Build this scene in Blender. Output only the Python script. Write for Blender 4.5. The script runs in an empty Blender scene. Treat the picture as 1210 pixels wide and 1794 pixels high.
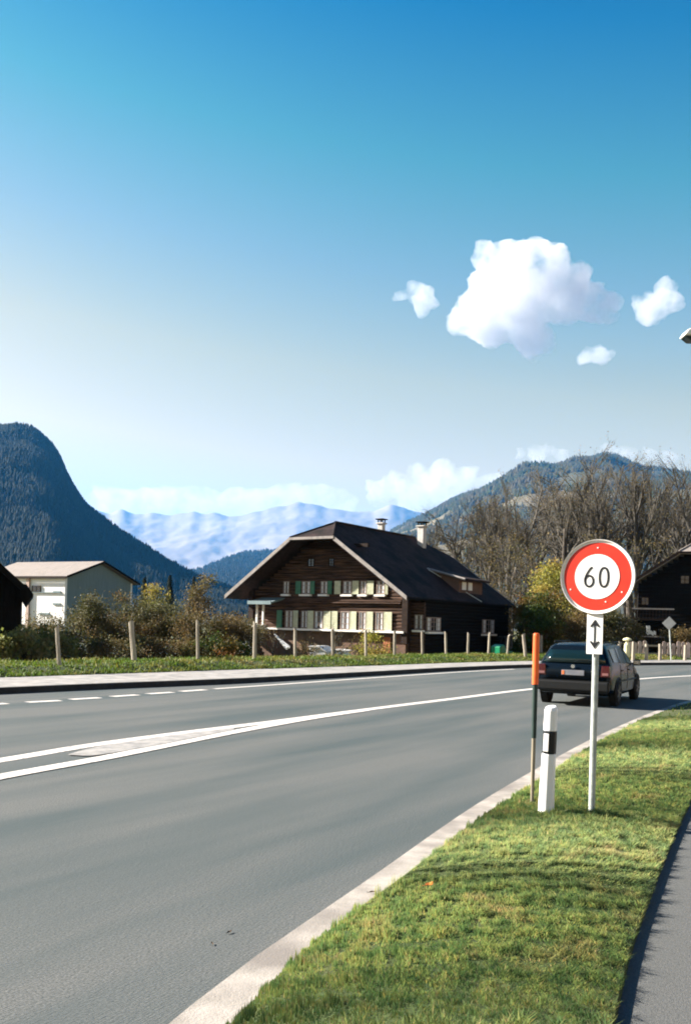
import bpy, bmesh, math, random
import numpy as np
from mathutils import Vector, Matrix, noise as mnoise
R = math.radians
rnd = random.Random(7)
S = bpy.context.scene

# ------------------------------------------------------------------ camera, light, exposure
F, CX, HY, ROLL, EYE = 1595.0, 605.0, 1095.0, R(1.5), 1.55
cam = bpy.data.cameras.new('camera')
cam.sensor_fit = 'VERTICAL'; cam.sensor_height = 36.0; cam.sensor_width = 24.3
cam.lens = 36.0 * F / 1794.0
cam.shift_y = (HY - 897.0) / 1794.0
cam.clip_start = 0.05; cam.clip_end = 60000
camo = bpy.data.objects.new('camera', cam)
S.collection.objects.link(camo)
camo.matrix_world = Matrix.Translation((0, 0, EYE)) @ Matrix.Rotation(R(90), 4, 'X') @ Matrix.Rotation(ROLL, 4, 'Z')
S.camera = camo

SUN_AHEAD, SUN_EL = R(14), R(28)            # sun stands left of the view, a little ahead
sdir = Vector((-math.cos(SUN_EL)*math.cos(SUN_AHEAD), math.cos(SUN_EL)*math.sin(SUN_AHEAD), math.sin(SUN_EL)))
sun = bpy.data.lights.new('sun', 'SUN'); sun.energy = 5.0; sun.angle = R(0.5); sun.color = (1.0, 0.93, 0.82)
suno = bpy.data.objects.new('sun', sun); S.collection.objects.link(suno)
suno.rotation_euler = sdir.to_track_quat('Z', 'Y').to_euler()

W = bpy.data.worlds.new('World'); S.world = W; W.use_nodes = True
nt = W.node_tree; nt.nodes.clear()
out = nt.nodes.new('ShaderNodeOutputWorld'); bg = nt.nodes.new('ShaderNodeBackground')
sky = nt.nodes.new('ShaderNodeTexSky'); sky.sky_type = 'NISHITA'; sky.sun_disc = False
sky.sun_elevation = SUN_EL
sky.sun_rotation = math.atan2(sdir.x, sdir.y)   # measured clockwise from +Y
sky.altitude = 700; sky.air_density = 1.0; sky.dust_density = 0.9; sky.ozone_density = 2.6
hs = nt.nodes.new('ShaderNodeHueSaturation'); hs.inputs['Saturation'].default_value = 1.18; hs.inputs['Hue'].default_value = 0.487
gm = nt.nodes.new('ShaderNodeGamma'); gm.inputs['Gamma'].default_value = 1.0
bg.inputs['Strength'].default_value = 0.10
nt.links.new(sky.outputs[0], hs.inputs['Color']); nt.links.new(hs.outputs[0], gm.inputs[0])
# the sky's blue deepens upward and away from the sun, as the film drew it
tcw = nt.nodes.new('ShaderNodeTexCoord'); sx = nt.nodes.new('ShaderNodeVectorMath'); sx.operation = 'DOT_PRODUCT'
sx.inputs[1].default_value = (-0.12*sdir.x/math.hypot(sdir.x, sdir.y), -0.12*sdir.y/math.hypot(sdir.x, sdir.y), 1.0)
cr_ = nt.nodes.new('ShaderNodeValToRGB'); nt.links.new(tcw.outputs['Generated'], sx.inputs[0]); nt.links.new(sx.outputs['Value'], cr_.inputs[0])
el = cr_.color_ramp.elements; el[0].position = 0.0; el[0].color = (0.30, 0.26, 0.24, 1); el[1].position = 0.66; el[1].color = (0.0, 0.030, 0.105, 1)
for p_, c_ in ((0.14, (0.86, 0.345, 0.14)), (0.24, (0.82, 0.34, 0.132)), (0.34, (0.50, 0.305, 0.185)), (0.44, (0.21, 0.285, 0.185)), (0.55, (0.012, 0.170, 0.200))):
    e_ = el.new(p_); e_.color = (*c_, 1)
mw = nt.nodes.new('ShaderNodeVectorMath'); mw.operation = 'MULTIPLY'; ms_ = nt.nodes.new('ShaderNodeVectorMath'); ms_.operation = 'SCALE'; ms_.inputs['Scale'].default_value = 1.58
nt.links.new(gm.outputs[0], mw.inputs[0]); nt.links.new(cr_.outputs[0], mw.inputs[1]); nt.links.new(mw.outputs[0], ms_.inputs[0]); nt.links.new(ms_.outputs[0], bg.inputs[0]); nt.links.new(bg.outputs[0], out.inputs[0])

S.view_settings.view_transform = 'Standard'; S.view_settings.look = 'None'
S.view_settings.gamma = 1.0; S.view_settings.use_curve_mapping = False
S.view_settings.exposure = 2.15
S.cycles.use_denoising = True
S.cycles.max_bounces = 8; S.cycles.diffuse_bounces = 1; S.cycles.glossy_bounces = 3
S.cycles.transmission_bounces = 4; S.cycles.transparent_max_bounces = 16; S.cycles.volume_bounces = 6
S.cycles.volume_step_rate = 1.0; S.cycles.volume_max_steps = 256
S.cycles.filter_width = 1.9
S.cycles.sample_clamp_indirect = 6

# ------------------------------------------------------------------ picture geometry helpers
cr, sr = math.cos(ROLL), math.sin(ROLL)
def ray(px, py):
    a, b = (px-CX)/F, (py-HY)/F
    return a*cr + b*sr, a*sr - b*cr          # x and z per metre of depth
def P(px, py, Y):
    a, c = ray(px, py)
    return Vector((a*Y, Y, EYE + c*Y))
def G(px, py, z=0.0):
    a, c = ray(px, py)
    Y = (z-EYE)/c
    return Vector((a*Y, Y, z))

# ------------------------------------------------------------------ materials
def mat(name, c1, c2=None, scale=4.0, detail=5, rough=0.85, bump=0.0, bscale=None, metal=0.0, spec=0.3,
        stretch=None, c3=None, scale3=0.5, f3=(0.45, 0.65), attr=None, rotz=0.0, transl=0.0, rand=0.0, ramp=(0.35, 0.65)):
    c1, c2, c3 = (tuple(v*(0.68+0.28*min(1, max(0, (v-.25)/.4))) for v in c) if c else None for c in (c1, c2, c3))
    m = bpy.data.materials.new(name); m.use_nodes = True
    t = m.node_tree; n = t.nodes; L = t.links
    b = n['Principled BSDF']; o = n['Material Output']
    b.inputs['Roughness'].default_value = rough; b.inputs['Metallic'].default_value = metal
    b.inputs['Specular IOR Level'].default_value = spec
    tc = n.new('ShaderNodeTexCoord'); vec = tc.outputs['Object']
    if stretch:
        if rotz:
            m0 = n.new('ShaderNodeMapping'); m0.inputs['Rotation'].default_value = (0, 0, rotz); L.new(vec, m0.inputs[0]); vec = m0.outputs[0]
        mp = n.new('ShaderNodeMapping'); mp.inputs['Scale'].default_value = stretch
        L.new(vec, mp.inputs[0]); vec = mp.outputs[0]
    col = None
    def ramp_of(fac, lo, hi):
        r = n.new('ShaderNodeMapRange'); r.inputs['From Min'].default_value = lo; r.inputs['From Max'].default_value = hi
        L.new(fac, r.inputs['Value']); return r.outputs[0]
    def mix(fac, a, c, mode='MIX'):
        x = n.new('ShaderNodeMix'); x.data_type = 'RGBA'; x.blend_type = mode
        for s, v in ((x.inputs[0], fac), (x.inputs[6], a), (x.inputs[7], c)):
            if isinstance(v, (tuple, list)): s.default_value = (*v, 1)
            elif isinstance(v, (int, float)): s.default_value = v
            else: L.new(v, s)
        return x.outputs[2]
    col = c1
    if c2:
        ns = n.new('ShaderNodeTexNoise'); ns.inputs['Scale'].default_value = scale; ns.inputs['Detail'].default_value = detail
        ns.inputs['Roughness'].default_value = 0.6
        L.new(tc.outputs['Object'] if rotz else vec, ns.inputs['Vector'])
        col = mix(ramp_of(ns.outputs['Fac'], *ramp), c1, c2)
    if c3:
        n3 = n.new('ShaderNodeTexNoise'); n3.inputs['Scale'].default_value = scale3; n3.inputs['Detail'].default_value = 4
        L.new(vec if rotz else tc.outputs['Object'], n3.inputs['Vector'])
        col = mix(ramp_of(n3.outputs['Fac'], *f3), col, c3)
    if attr:
        at = n.new('ShaderNodeAttribute'); at.attribute_name = attr
        col = mix(1.0, col, at.outputs['Color'], 'MULTIPLY')
    if rand:
        oi = n.new('ShaderNodeObjectInfo')
        mr = n.new('ShaderNodeMapRange'); mr.inputs['To Min'].default_value = 1-rand; mr.inputs['To Max'].default_value = 1+rand
        L.new(oi.outputs['Random'], mr.inputs['Value'])
        col = mix(1.0, col, mr.outputs[0], 'MULTIPLY')
    if isinstance(col, (tuple, list)): b.inputs['Base Color'].default_value = (*col, 1)
    else: L.new(col, b.inputs['Base Color'])
    if bump:
        nb = n.new('ShaderNodeTexNoise'); nb.inputs['Scale'].default_value = bscale or scale*3; nb.inputs['Detail'].default_value = 6
        L.new(vec, nb.inputs['Vector'])
        bp = n.new('ShaderNodeBump'); bp.inputs['Distance'].default_value = bump; bp.inputs['Strength'].default_value = 1.0
        L.new(nb.outputs['Fac'], bp.inputs['Height']); L.new(bp.outputs[0], b.inputs['Normal'])
    if transl:
        tr = n.new('ShaderNodeBsdfTranslucent')
        if isinstance(col, (tuple, list)): tr.inputs[0].default_value = (*col, 1)
        else: L.new(col, tr.inputs[0])
        ms = n.new('ShaderNodeMixShader'); ms.inputs[0].default_value = transl
        L.new(b.outputs[0], ms.inputs[1]); L.new(tr.outputs[0], ms.inputs[2]); L.new(ms.outputs[0], o.inputs['Surface'])
    return m

M = {}
M['asphalt'] = mat('asphalt', (0.090, 0.100, 0.100), (0.205, 0.208, 0.202), scale=85, detail=4, rough=0.9, bump=0.004, bscale=150, spec=0.15, c3=(0.085, 0.108, 0.112), scale3=1.1, f3=(0.40, 0.66), stretch=(1, 0.12, 1), rotz=R(32))
M['paint'] = mat('road_paint', (0.24, 0.235, 0.225), (0.62, 0.59, 0.56), scale=22, rough=0.8, bump=0.001, bscale=120, ramp=(0.30, 0.50))
M['gutter'] = mat('gutter_concrete', (0.35, 0.325, 0.295), (0.48, 0.445, 0.41), scale=5, rough=0.95, bump=0.003, bscale=90, c3=(0.27, 0.245, 0.22), scale3=1.6)
M['pave'] = mat('pavement_asphalt', (0.27, 0.262, 0.255), (0.41, 0.39, 0.375), scale=3, rough=0.95, bump=0.003, bscale=80)
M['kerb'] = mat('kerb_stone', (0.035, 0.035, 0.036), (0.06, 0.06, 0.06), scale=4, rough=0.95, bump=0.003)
M['path'] = mat('path_asphalt', (0.10, 0.105, 0.105), (0.16, 0.16, 0.155), scale=70, rough=0.95, bump=0.004, bscale=150)
M['soil'] = mat('verge_soil', (0.04, 0.07, 0.018), (0.08, 0.11, 0.03), scale=6, rough=1, bump=0.02, bscale=25, c3=(0.09, 0.10, 0.035), scale3=1.2)
M['field'] = mat('field', (0.06, 0.085, 0.02), (0.12, 0.12, 0.045), scale=0.6, rough=1, bump=0.05, bscale=6, c3=(0.16, 0.13, 0.07), scale3=0.12)
M['grass'] = mat('grass_blades', (0.31, 0.38, 0.13), (0.14, 0.25, 0.08), scale=9.0, detail=5, rough=0.7, attr='tint',
                 c3=(0.38, 0.36, 0.16), scale3=3.0, f3=(0.56, 0.74), transl=0.42, ramp=(0.44, 0.56))
M['bankgrass'] = mat('bank_grass', (0.15, 0.24, 0.03), (0.08, 0.16, 0.02), scale=1.2, rough=0.7, attr='tint', c3=(0.24, 0.24, 0.06), scale3=0.6, transl=0.3)
M['darkwood'] = mat('dark_timber', (0.018, 0.010, 0.007), (0.045, 0.026, 0.018), scale=3, stretch=(0.5, 6, 8), rough=0.8, bump=0.01, bscale=6, spec=0.15)
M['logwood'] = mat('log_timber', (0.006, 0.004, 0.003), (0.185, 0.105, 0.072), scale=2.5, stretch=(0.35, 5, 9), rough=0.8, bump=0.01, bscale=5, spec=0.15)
M['blackwood'] = mat('black_and_shaded_timber', (0.006, 0.005, 0.0045), (0.014, 0.011, 0.009), scale=3, stretch=(5, 5, 0.6), rough=0.9, bump=0.01, spec=0.1)  # near-black timber; shade of annex side and right house put into the colour
M['roof'] = mat('roof_tiles', (0.034, 0.022, 0.021), (0.075, 0.048, 0.046), scale=5, rough=0.85, bump=0.03, bscale=14, c3=(0.018, 0.016, 0.016), scale3=0.8, spec=0.1)
M['roofedge'] = mat('verge_board', (0.27, 0.25, 0.24), (0.38, 0.35, 0.33), scale=4, rough=0.7)
M['fibre'] = mat('fibre_cement_roof', (0.26, 0.23, 0.21), (0.37, 0.33, 0.305), scale=2, stretch=(8, 0.5, 1), rough=0.9, bump=0.01)
M['plaster'] = mat('white_plaster', (0.86, 0.85, 0.84), (0.90, 0.89, 0.88), scale=2, rough=0.9, bump=0.004, bscale=30)
M['greyshade'] = mat('grey_and_shade', (0.22, 0.29, 0.31), (0.28, 0.35, 0.37), scale=2, stretch=(8, 8, 0.5), rough=0.9, bump=0.01)  # grey of canopy and ledges; on the white house gable it paints shade
M['stone'] = mat('base_plaster', (0.10, 0.075, 0.055), (0.22, 0.14, 0.10), scale=1.6, rough=0.95, bump=0.02, bscale=8, c3=(0.22, 0.12, 0.09), scale3=0.7)
M['chimney'] = mat('chimney_render', (0.48, 0.46, 0.44), (0.62, 0.59, 0.57), scale=3, rough=0.9, bump=0.01)
M['shutter'] = mat('shutter_cream', (0.50, 0.51, 0.39), (0.60, 0.61, 0.49), scale=6, rough=0.6, rand=0.08)
M['shutter_shaded'] = mat('shutter_shaded', (0.06, 0.22, 0.14), (0.09, 0.28, 0.18), scale=6, rough=0.6)  # shaded copy of the shutters, eave shade put into the colour
M['white'] = mat('white_paint', (0.78, 0.76, 0.72), (0.84, 0.82, 0.8), scale=5, rough=0.5)
M['curtain'] = mat('curtain', (0.55, 0.55, 0.56), (0.75, 0.75, 0.76), scale=4, stretch=(9, 9, 0.4), rough=0.9, bump=0.01)
M['glass'] = mat('window_glass', (0.015, 0.02, 0.028), rough=0.06, spec=0.6)
M['post'] = mat('weathered_post', (0.30, 0.27, 0.22), (0.46, 0.42, 0.36), scale=4, stretch=(6, 6, 0.8), rough=0.95, bump=0.01, rand=0.15)
M['bark'] = mat('bark', (0.06, 0.05, 0.042), (0.13, 0.11, 0.09), scale=3, rough=0.95, bump=0.02)
M['twig'] = mat('twigs', (0.075, 0.068, 0.057), (0.165, 0.148, 0.125), scale=0.5, rough=0.95, rand=0.25)
M['darktwig'] = mat('dark_twigs', (0.075, 0.065, 0.045), (0.16, 0.14, 0.095), scale=0.8, rough=0.95, rand=0.2)
def leafmat(name, a, b, c):
    return mat(name, a, b, scale=1.1, rough=0.7, attr='tint', c3=c, scale3=0.5, transl=0.35, rand=0.12)
M['leaf_olive'] = leafmat('olive_leaves', (0.10, 0.11, 0.035), (0.18, 0.16, 0.07), (0.22, 0.12, 0.05))
M['leaf_green'] = leafmat('green_leaves', (0.05, 0.10, 0.02), (0.09, 0.15, 0.025), (0.30, 0.13, 0.03))
M['leaf_yellow'] = leafmat('yellow_leaves', (0.42, 0.38, 0.07), (0.28, 0.30, 0.07), (0.40, 0.26, 0.06))
M['leaf_brown'] = leafmat('brown_leaves', (0.17, 0.12, 0.05), (0.26, 0.18, 0.07), (0.12, 0.13, 0.04))
M['needle'] = mat('conifer_needles', (0.018, 0.035, 0.018), (0.035, 0.06, 0.03), scale=1, rough=0.9, attr='tint')
M['reed'] = leafmat('pale_grasses', (0.28, 0.30, 0.09), (0.12, 0.17, 0.04), (0.36, 0.30, 0.14))

# ------------------------------------------------------------------ mesh builder
class MB:
    def __init__(s): s.v = []; s.f = []; s.m = []; s.c = None
    def add(s, vs, fs, mi=0):
        k = len(s.v); s.v += [tuple(p) for p in vs]; s.f += [tuple(i+k for i in f) for f in fs]; s.m += [mi]*len(fs)
    def box(s, c, d, rz=0.0, mi=0, rx=0.0, ry=0.0):
        mtx = Matrix.Translation(c) @ Matrix.Rotation(rz, 4, 'Z') @ Matrix.Rotation(ry, 4, 'Y') @ Matrix.Rotation(rx, 4, 'X')
        vs = [mtx @ Vector((x*d[0]/2, y*d[1]/2, z*d[2]/2)) for x in (-1, 1) for y in (-1, 1) for z in (-1, 1)]
        s.add(vs, [(0, 1, 3, 2), (4, 6, 7, 5), (0, 4, 5, 1), (2, 3, 7, 6), (0, 2, 6, 4), (1, 5, 7, 3)], mi)
    def prism(s, pts, axis, a, b, mi=0):       # 2-D outline extruded along an axis from a to b
        def mk(p, w):
            return {'x': (w, p[0], p[1]), 'y': (p[0], w, p[1]), 'z': (p[0], p[1], w)}[axis]
        n = len(pts)
        s.add([mk(p, a) for p in pts] + [mk(p, b) for p in pts],
              [tuple(range(n))[::-1], tuple(range(n, 2*n))] + [(i, (i+1) % n, (i+1) % n+n, i+n) for i in range(n)], mi)
    def slab(s, quad, th, mi=0):               # a polygon given thickness downward along its normal
        q = [Vector(p) for p in quad]; nrm = (q[1]-q[0]).cross(q[2]-q[0]).normalized()*th; n = len(q)
        s.add(q + [p-nrm for p in q], [tuple(range(n)), tuple(range(n, 2*n))[::-1]] + [(i, i+n, (i+1) % n+n, (i+1) % n) for i in range(n)], mi)
    def tube(s, pts, rad, n=6, cap=True, mi=0):
        k = len(s.v); m = len(pts)
        for i, p in enumerate(pts):
            p = Vector(p)
            d = (Vector(pts[min(i+1, m-1)]) - Vector(pts[max(i-1, 0)])).normalized()
            a = d.cross(Vector((0, 0, 1)) if abs(d.z) < 0.9 else Vector((1, 0, 0))).normalized(); b = d.cross(a)
            r = rad[i] if isinstance(rad, (list, tuple)) else rad
            for j in range(n):
                t = 2*math.pi*j/n; s.v.append(tuple(p + a*(r*math.cos(t)) + b*(r*math.sin(t))))
        for i in range(m-1):
            for j in range(n):
                s.f.append((k+i*n+j, k+i*n+(j+1) % n, k+(i+1)*n+(j+1) % n, k+(i+1)*n+j)); s.m.append(mi)
        if cap:
            s.f.append(tuple(k+j for j in range(n))[::-1]); s.f.append(tuple(k+(m-1)*n+j for j in range(n))); s.m += [mi, mi]
    def lathe(s, prof, c=(0, 0, 0), n=24, axis='z', mi=0):
        k = len(s.v); m = len(prof)
        for r, h in prof:
            for j in range(n):
                t = 2*math.pi*j/n; x, y = r*math.cos(t), r*math.sin(t)
                p = {'z': (x, y, h), 'y': (x, h, y), 'x': (h, x, y)}[axis]
                s.v.append((p[0]+c[0], p[1]+c[1], p[2]+c[2]))
        for i in range(m-1):
            for j in range(n):
                s.f.append((k+i*n+j, k+i*n+(j+1) % n, k+(i+1)*n+(j+1) % n, k+(i+1)*n+j)); s.m.append(mi)
        s.f.append(tuple(k+j for j in range(n))); s.f.append(tuple(k+(m-1)*n+j for j in range(n))); s.m += [mi, mi]
    def build(s, name, m, parent=None, smooth=False, recalc=True):
        me = bpy.data.meshes.new(name); me.from_pydata(s.v, [], s.f)
        for x in (m if isinstance(m, (list, tuple)) else [m]): me.materials.append(x)
        me.polygons.foreach_set('material_index', s.m)
        if recalc and len(s.f) < 60000:
            bm = bmesh.new(); bm.from_mesh(me); bmesh.ops.recalc_face_normals(bm, faces=bm.faces); bm.to_mesh(me); bm.free()
        if smooth: me.polygons.foreach_set('use_smooth', [True]*len(me.polygons))
        if s.c is not None:
            a = me.attributes.new('tint', 'FLOAT_COLOR', 'POINT'); a.data.foreach_set('color', np.asarray(s.c, dtype=np.float32).ravel())
        o = bpy.data.objects.new(name, me); S.collection.objects.link(o)
        if parent: o.parent = parent
        return o

def tag(o, label=None, cat=None, group=None, kind=None):
    for k, v in (('label', label), ('category', cat), ('group', group), ('kind', kind)):
        if v: o[k] = v
    return o
def empty(name, loc, rz=0, label=None, cat=None, group=None):
    o = bpy.data.objects.new(name, None); S.collection.objects.link(o)
    o.location = loc; o.rotation_euler = (0, 0, rz); o.empty_display_size = 0.2
    return tag(o, label, cat, group)
def copy_tree(o, parent=None):
    c = o.copy(); S.collection.objects.link(c); c.parent = parent
    for ch in list(o.children): copy_tree(ch, c)
    return c
def bevel(o, w, seg=2):
    b = o.modifiers.new('bevel', 'BEVEL'); b.width = w; b.segments = seg; b.limit_method = 'ANGLE'; return o

def spline(pts, n=12):
    p = [Vector(q) for q in pts]; p = [2*p[0]-p[1]] + p + [2*p[-1]-p[-2]]; res = []
    for i in range(1, len(p)-2):
        for k in range(n):
            t = k/n
            res.append(0.5*((2*p[i]) + (p[i+1]-p[i-1])*t + (2*p[i-1]-5*p[i]+4*p[i+1]-p[i+2])*t*t + (3*p[i]-p[i-1]-3*p[i+1]+p[i+2])*t**3))
    res.append(p[-2]); return res
def resample(c, n):
    c = [Vector(q) for q in c]; L = [0]
    for i in range(1, len(c)): L.append(L[-1]+(c[i]-c[i-1]).length)
    res = []; j = 0
    for k in range(n):
        t = L[-1]*k/(n-1)
        while j < len(L)-2 and L[j+1] < t: j += 1
        u = (t-L[j])/max(1e-9, L[j+1]-L[j]); res.append(c[j].lerp(c[j+1], min(1, max(0, u))))
    return res
def offset(c, d):                               # shift a ground curve to its right by d
    res = []
    for i in range(len(c)):
        t = (c[min(i+1, len(c)-1)] - c[max(i-1, 0)]); t.z = 0; t.normalize()
        res.append(c[i] + Vector((t.y, -t.x, 0))*d)
    return res
def loft(mb, a, b, mi=0):
    n = len(a); k = len(mb.v); mb.v += [tuple(p) for p in a] + [tuple(p) for p in b]
    for i in range(n-1): mb.f.append((k+i, k+i+1, k+n+i+1, k+n+i)); mb.m.append(mi)
def setz(c, z): return [Vector((p.x, p.y, z)) for p in c]

# ------------------------------------------------------------------ ground, road, pavement
# near edge of the carriageway, kerb of the far pavement, seen points
near_px = [(300, 1794), (420, 1697), (642, 1544), (860, 1394), (1030, 1298), (1120, 1257), (1165, 1240), (1210, 1227)]
grs_px = [(408, 1794), (550, 1655), (703, 1540), (860, 1424), (1040, 1306), (1130, 1260), (1172, 1243), (1212, 1231)]
far_px = [(0, 1216), (212, 1206), (423, 1197), (640, 1184.5), (800, 1175), (931, 1169.5), (1090, 1166), (1210, 1165)]
inn_px = [(0, 1187), (212, 1180), (423, 1173), (640, 1166.5), (800, 1161), (931, 1158), (1090, 1156.5), (1210, 1156)]
def ground_curve(px, z, back, fwd):
    g = [G(x, y, z) for x, y in px]
    d0 = (g[1]-g[0]).normalized(); d1 = (g[-1]-g[-2]).normalized()
    return spline([g[0]-d0*back*k for k in (1, .6, .35, .2, .1, .04)] + g + [g[-1]+d1*k + Vector((k*0.07, -k*0.035, 0)) for k in (4, 10, 20, 36, fwd)])
near = resample(ground_curve(near_px, 0, 12, 60), 160)
grs = resample(ground_curve(grs_px, 0, 12, 60), 320)
far = resample(ground_curve(far_px, 0, 30, 60), 160)
inn = resample(ground_curve(inn_px, 0.12, 30, 60), 160)

g = MB(); X = 30000
g.add([(-X, -X, -0.42), (X, -X, -0.42), (X, X, -0.42), (-X, X, -0.42)], [(0, 1, 2, 3)])
tag(g.build('ground', M['field']), kind='structure')
mb = MB(); a_ = setz(offset(near, 0.2), 0.0); b_ = setz(offset(far, -0.02), 0.0)[::-1]; mb.add(a_+b_, [tuple(range(len(a_)+len(b_)))]); tag(mb.build('road', M['asphalt']), kind='structure')
mb = MB(); a_ = setz(near, 0.006); b_ = setz(grs, 0.006)[::-1]; mb.add(a_+b_, [tuple(range(len(a_)+len(b_)))]); loft(mb, setz(grs, 0.006), setz(offset(grs, 0.05), -0.05)); loft(mb, setz(near, 0.006), setz(near, -0.02))
tag(mb.build('gutter', M['gutter']), kind='structure')
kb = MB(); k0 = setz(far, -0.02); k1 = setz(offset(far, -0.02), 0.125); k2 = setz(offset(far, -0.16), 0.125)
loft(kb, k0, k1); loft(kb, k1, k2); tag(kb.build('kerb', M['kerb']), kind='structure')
mb = MB(); loft(mb, setz(offset(far, -0.158), 0.12), inn); tag(mb.build('pavement', M['pave']), kind='structure')
# grassy bank behind the pavement, carrying the fence
def bank_profile(d): return 0.12 + 0.20*min(1, d/0.9) if d < 3.0 else 0.32 - 0.72*min(1, (d-3.0)/3.0)
mb = MB(); prev = setz(inn, 0.05); 
bank_rows = [0, 0.25, 0.6, 0.9, 1.4, 2.2, 3.0, 4.2, 6.0]
rows = []
for d in bank_rows:
    c = offset(inn, -d); rows.append([Vector((p.x, p.y, bank_profile(d) + (0.05*mnoise.noise(Vector((p.x*0.6, p.y*0.6, 3))) if 0.2 < d < 5 else -0.0)) ) for p in c])
for a, b in zip([prev]+rows, rows): loft(mb, a, b)
tag(mb.build('grass_bank', M['soil'], smooth=True), kind='structure')

# near verge, higher than the footpath on its right
pe_px = [(1071, 1784), (1105, 1645), (1139, 1553), (1173, 1469), (1207, 1397)]
pe = [G(x, y, 0.05) for x, y in pe_px]
d0 = (pe[0]-pe[1]).normalized(); d1 = (pe[-1]-pe[-2]).normalized()
path_edge = resample(spline([pe[0]+d0*k for k in (12, 7, 4, 2, 1, .4)] + pe + [pe[-1]+d1*1.2, pe[-1]+d1*4+Vector((0.4, 0, 0)), pe[-1]+d1*12+Vector((2.4, 0, 0)), pe[-1]+d1*30+Vector((16, -2, 0)), pe[-1]+d1*40+Vector((48, -6, 0))]), 320)
def verge_z(x, y, t):
    return 0.012 + 0.06*math.sin(math.pi*min(1, max(0, t)))**0.7
vrows = []; NV = 14
for k in range(NV+1):
    t = k/NV; row = []
    for a, b in zip(grs, path_edge):
        q = a.lerp(b, t); row.append(Vector((q.x, q.y, verge_z(q.x, q.y, t) if 0 < t < 1 else 0.012 if t == 0 else 0.018)))
    vrows.append(row)
mb = MB()
loft(mb, setz(grs, -0.06), vrows[0])
for a, b in zip(vrows, vrows[1:]): loft(mb, a, b)
loft(mb, vrows[-1], setz(offset(path_edge, 0.02), -0.10))
tag(mb.build('verge', M['soil'], smooth=True), kind='structure')
mb = MB(); loft(mb, setz(offset(path_edge, -0.1), -0.015), setz(offset(path_edge, 2.2), -0.015))
loft(mb, setz(offset(path_edge, 2.2), -0.015), setz(offset(path_edge, 2.22), -0.3)); tag(mb.build('footpath', M['path']), kind='structure')
mb = MB(); loft(mb, setz(offset(path_edge, 2.2), 0.0), setz(offset(path_edge, 14), 0.05)); tag(mb.build('meadow', M['field']), kind='structure')

# painted markings
def stripe(px, w, z=0.004, n=80):
    c = resample(spline([G(x, y, 0) for x, y in px]), n); mb = MB()
    loft(mb, setz(offset(c, -w/2), z), setz(offset(c, w/2), z)); return mb
A = [(-260, 1372), (0, 1332.5), (159, 1306), (317, 1284.5), (476, 1265), (640, 1243.5), (800, 1223.5), (929, 1207.5), (1101, 1191), (1199, 1184.5), (1300, 1181)]
B = [(-240, 1412), (0, 1362), (185, 1328), (344, 1296), (423, 1280.5), (540, 1259.5), (640, 1244.5)]
tag(stripe(A, 0.23, n=160).build('centre_line', M['paint']), kind='structure')
tag(stripe(B, 0.23, z=0.008).build('centre_line', M['paint']), kind='structure')
M['wornpaint'] = mat('worn_paint', (0.27, 0.265, 0.26), (0.40, 0.385, 0.37), scale=5, rough=0.85, stretch=(1, 0.25, 1), rotz=R(32), ramp=(0.35, 0.6))
mb = MB(); ua = resample(spline([G(x, y, 0) for x, y in ((120, 1323), (165, 1311), (240, 1298), (317, 1287.2), (410, 1276))]), 40); ub = resample(spline([G(x, y, 0) for x, y in ((120, 1324), (165, 1325), (240, 1313), (317, 1298.5), (410, 1279.5))]), 40)
loft(mb, setz(ua, 0.012), setz(ub, 0.012)); tag(mb.build('worn_marking', M['wornpaint']), kind='structure')
for x0, y0, x1, y1 in [(-40, 1236, 12, 1232.5), (48, 1230.5, 106, 1227.5), (124, 1225.5, 175, 1222.5), (196, 1220.5, 241, 1217.5), (259, 1215.8, 302, 1213), (317, 1211.5, 360, 1208.5)]:
    tag(stripe([(x0, y0), ((x0+x1)/2, (y0+y1)/2), (x1, y1)], 0.22, n=8).build('lane_dash', M['paint']), kind='structure')
tag(stripe([(376, 1207), (500, 1198.5), (640, 1188.5), (800, 1177.8), (900, 1172.5)], 0.16, n=60).build('edge_line', M['paint']), kind='structure')

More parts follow.
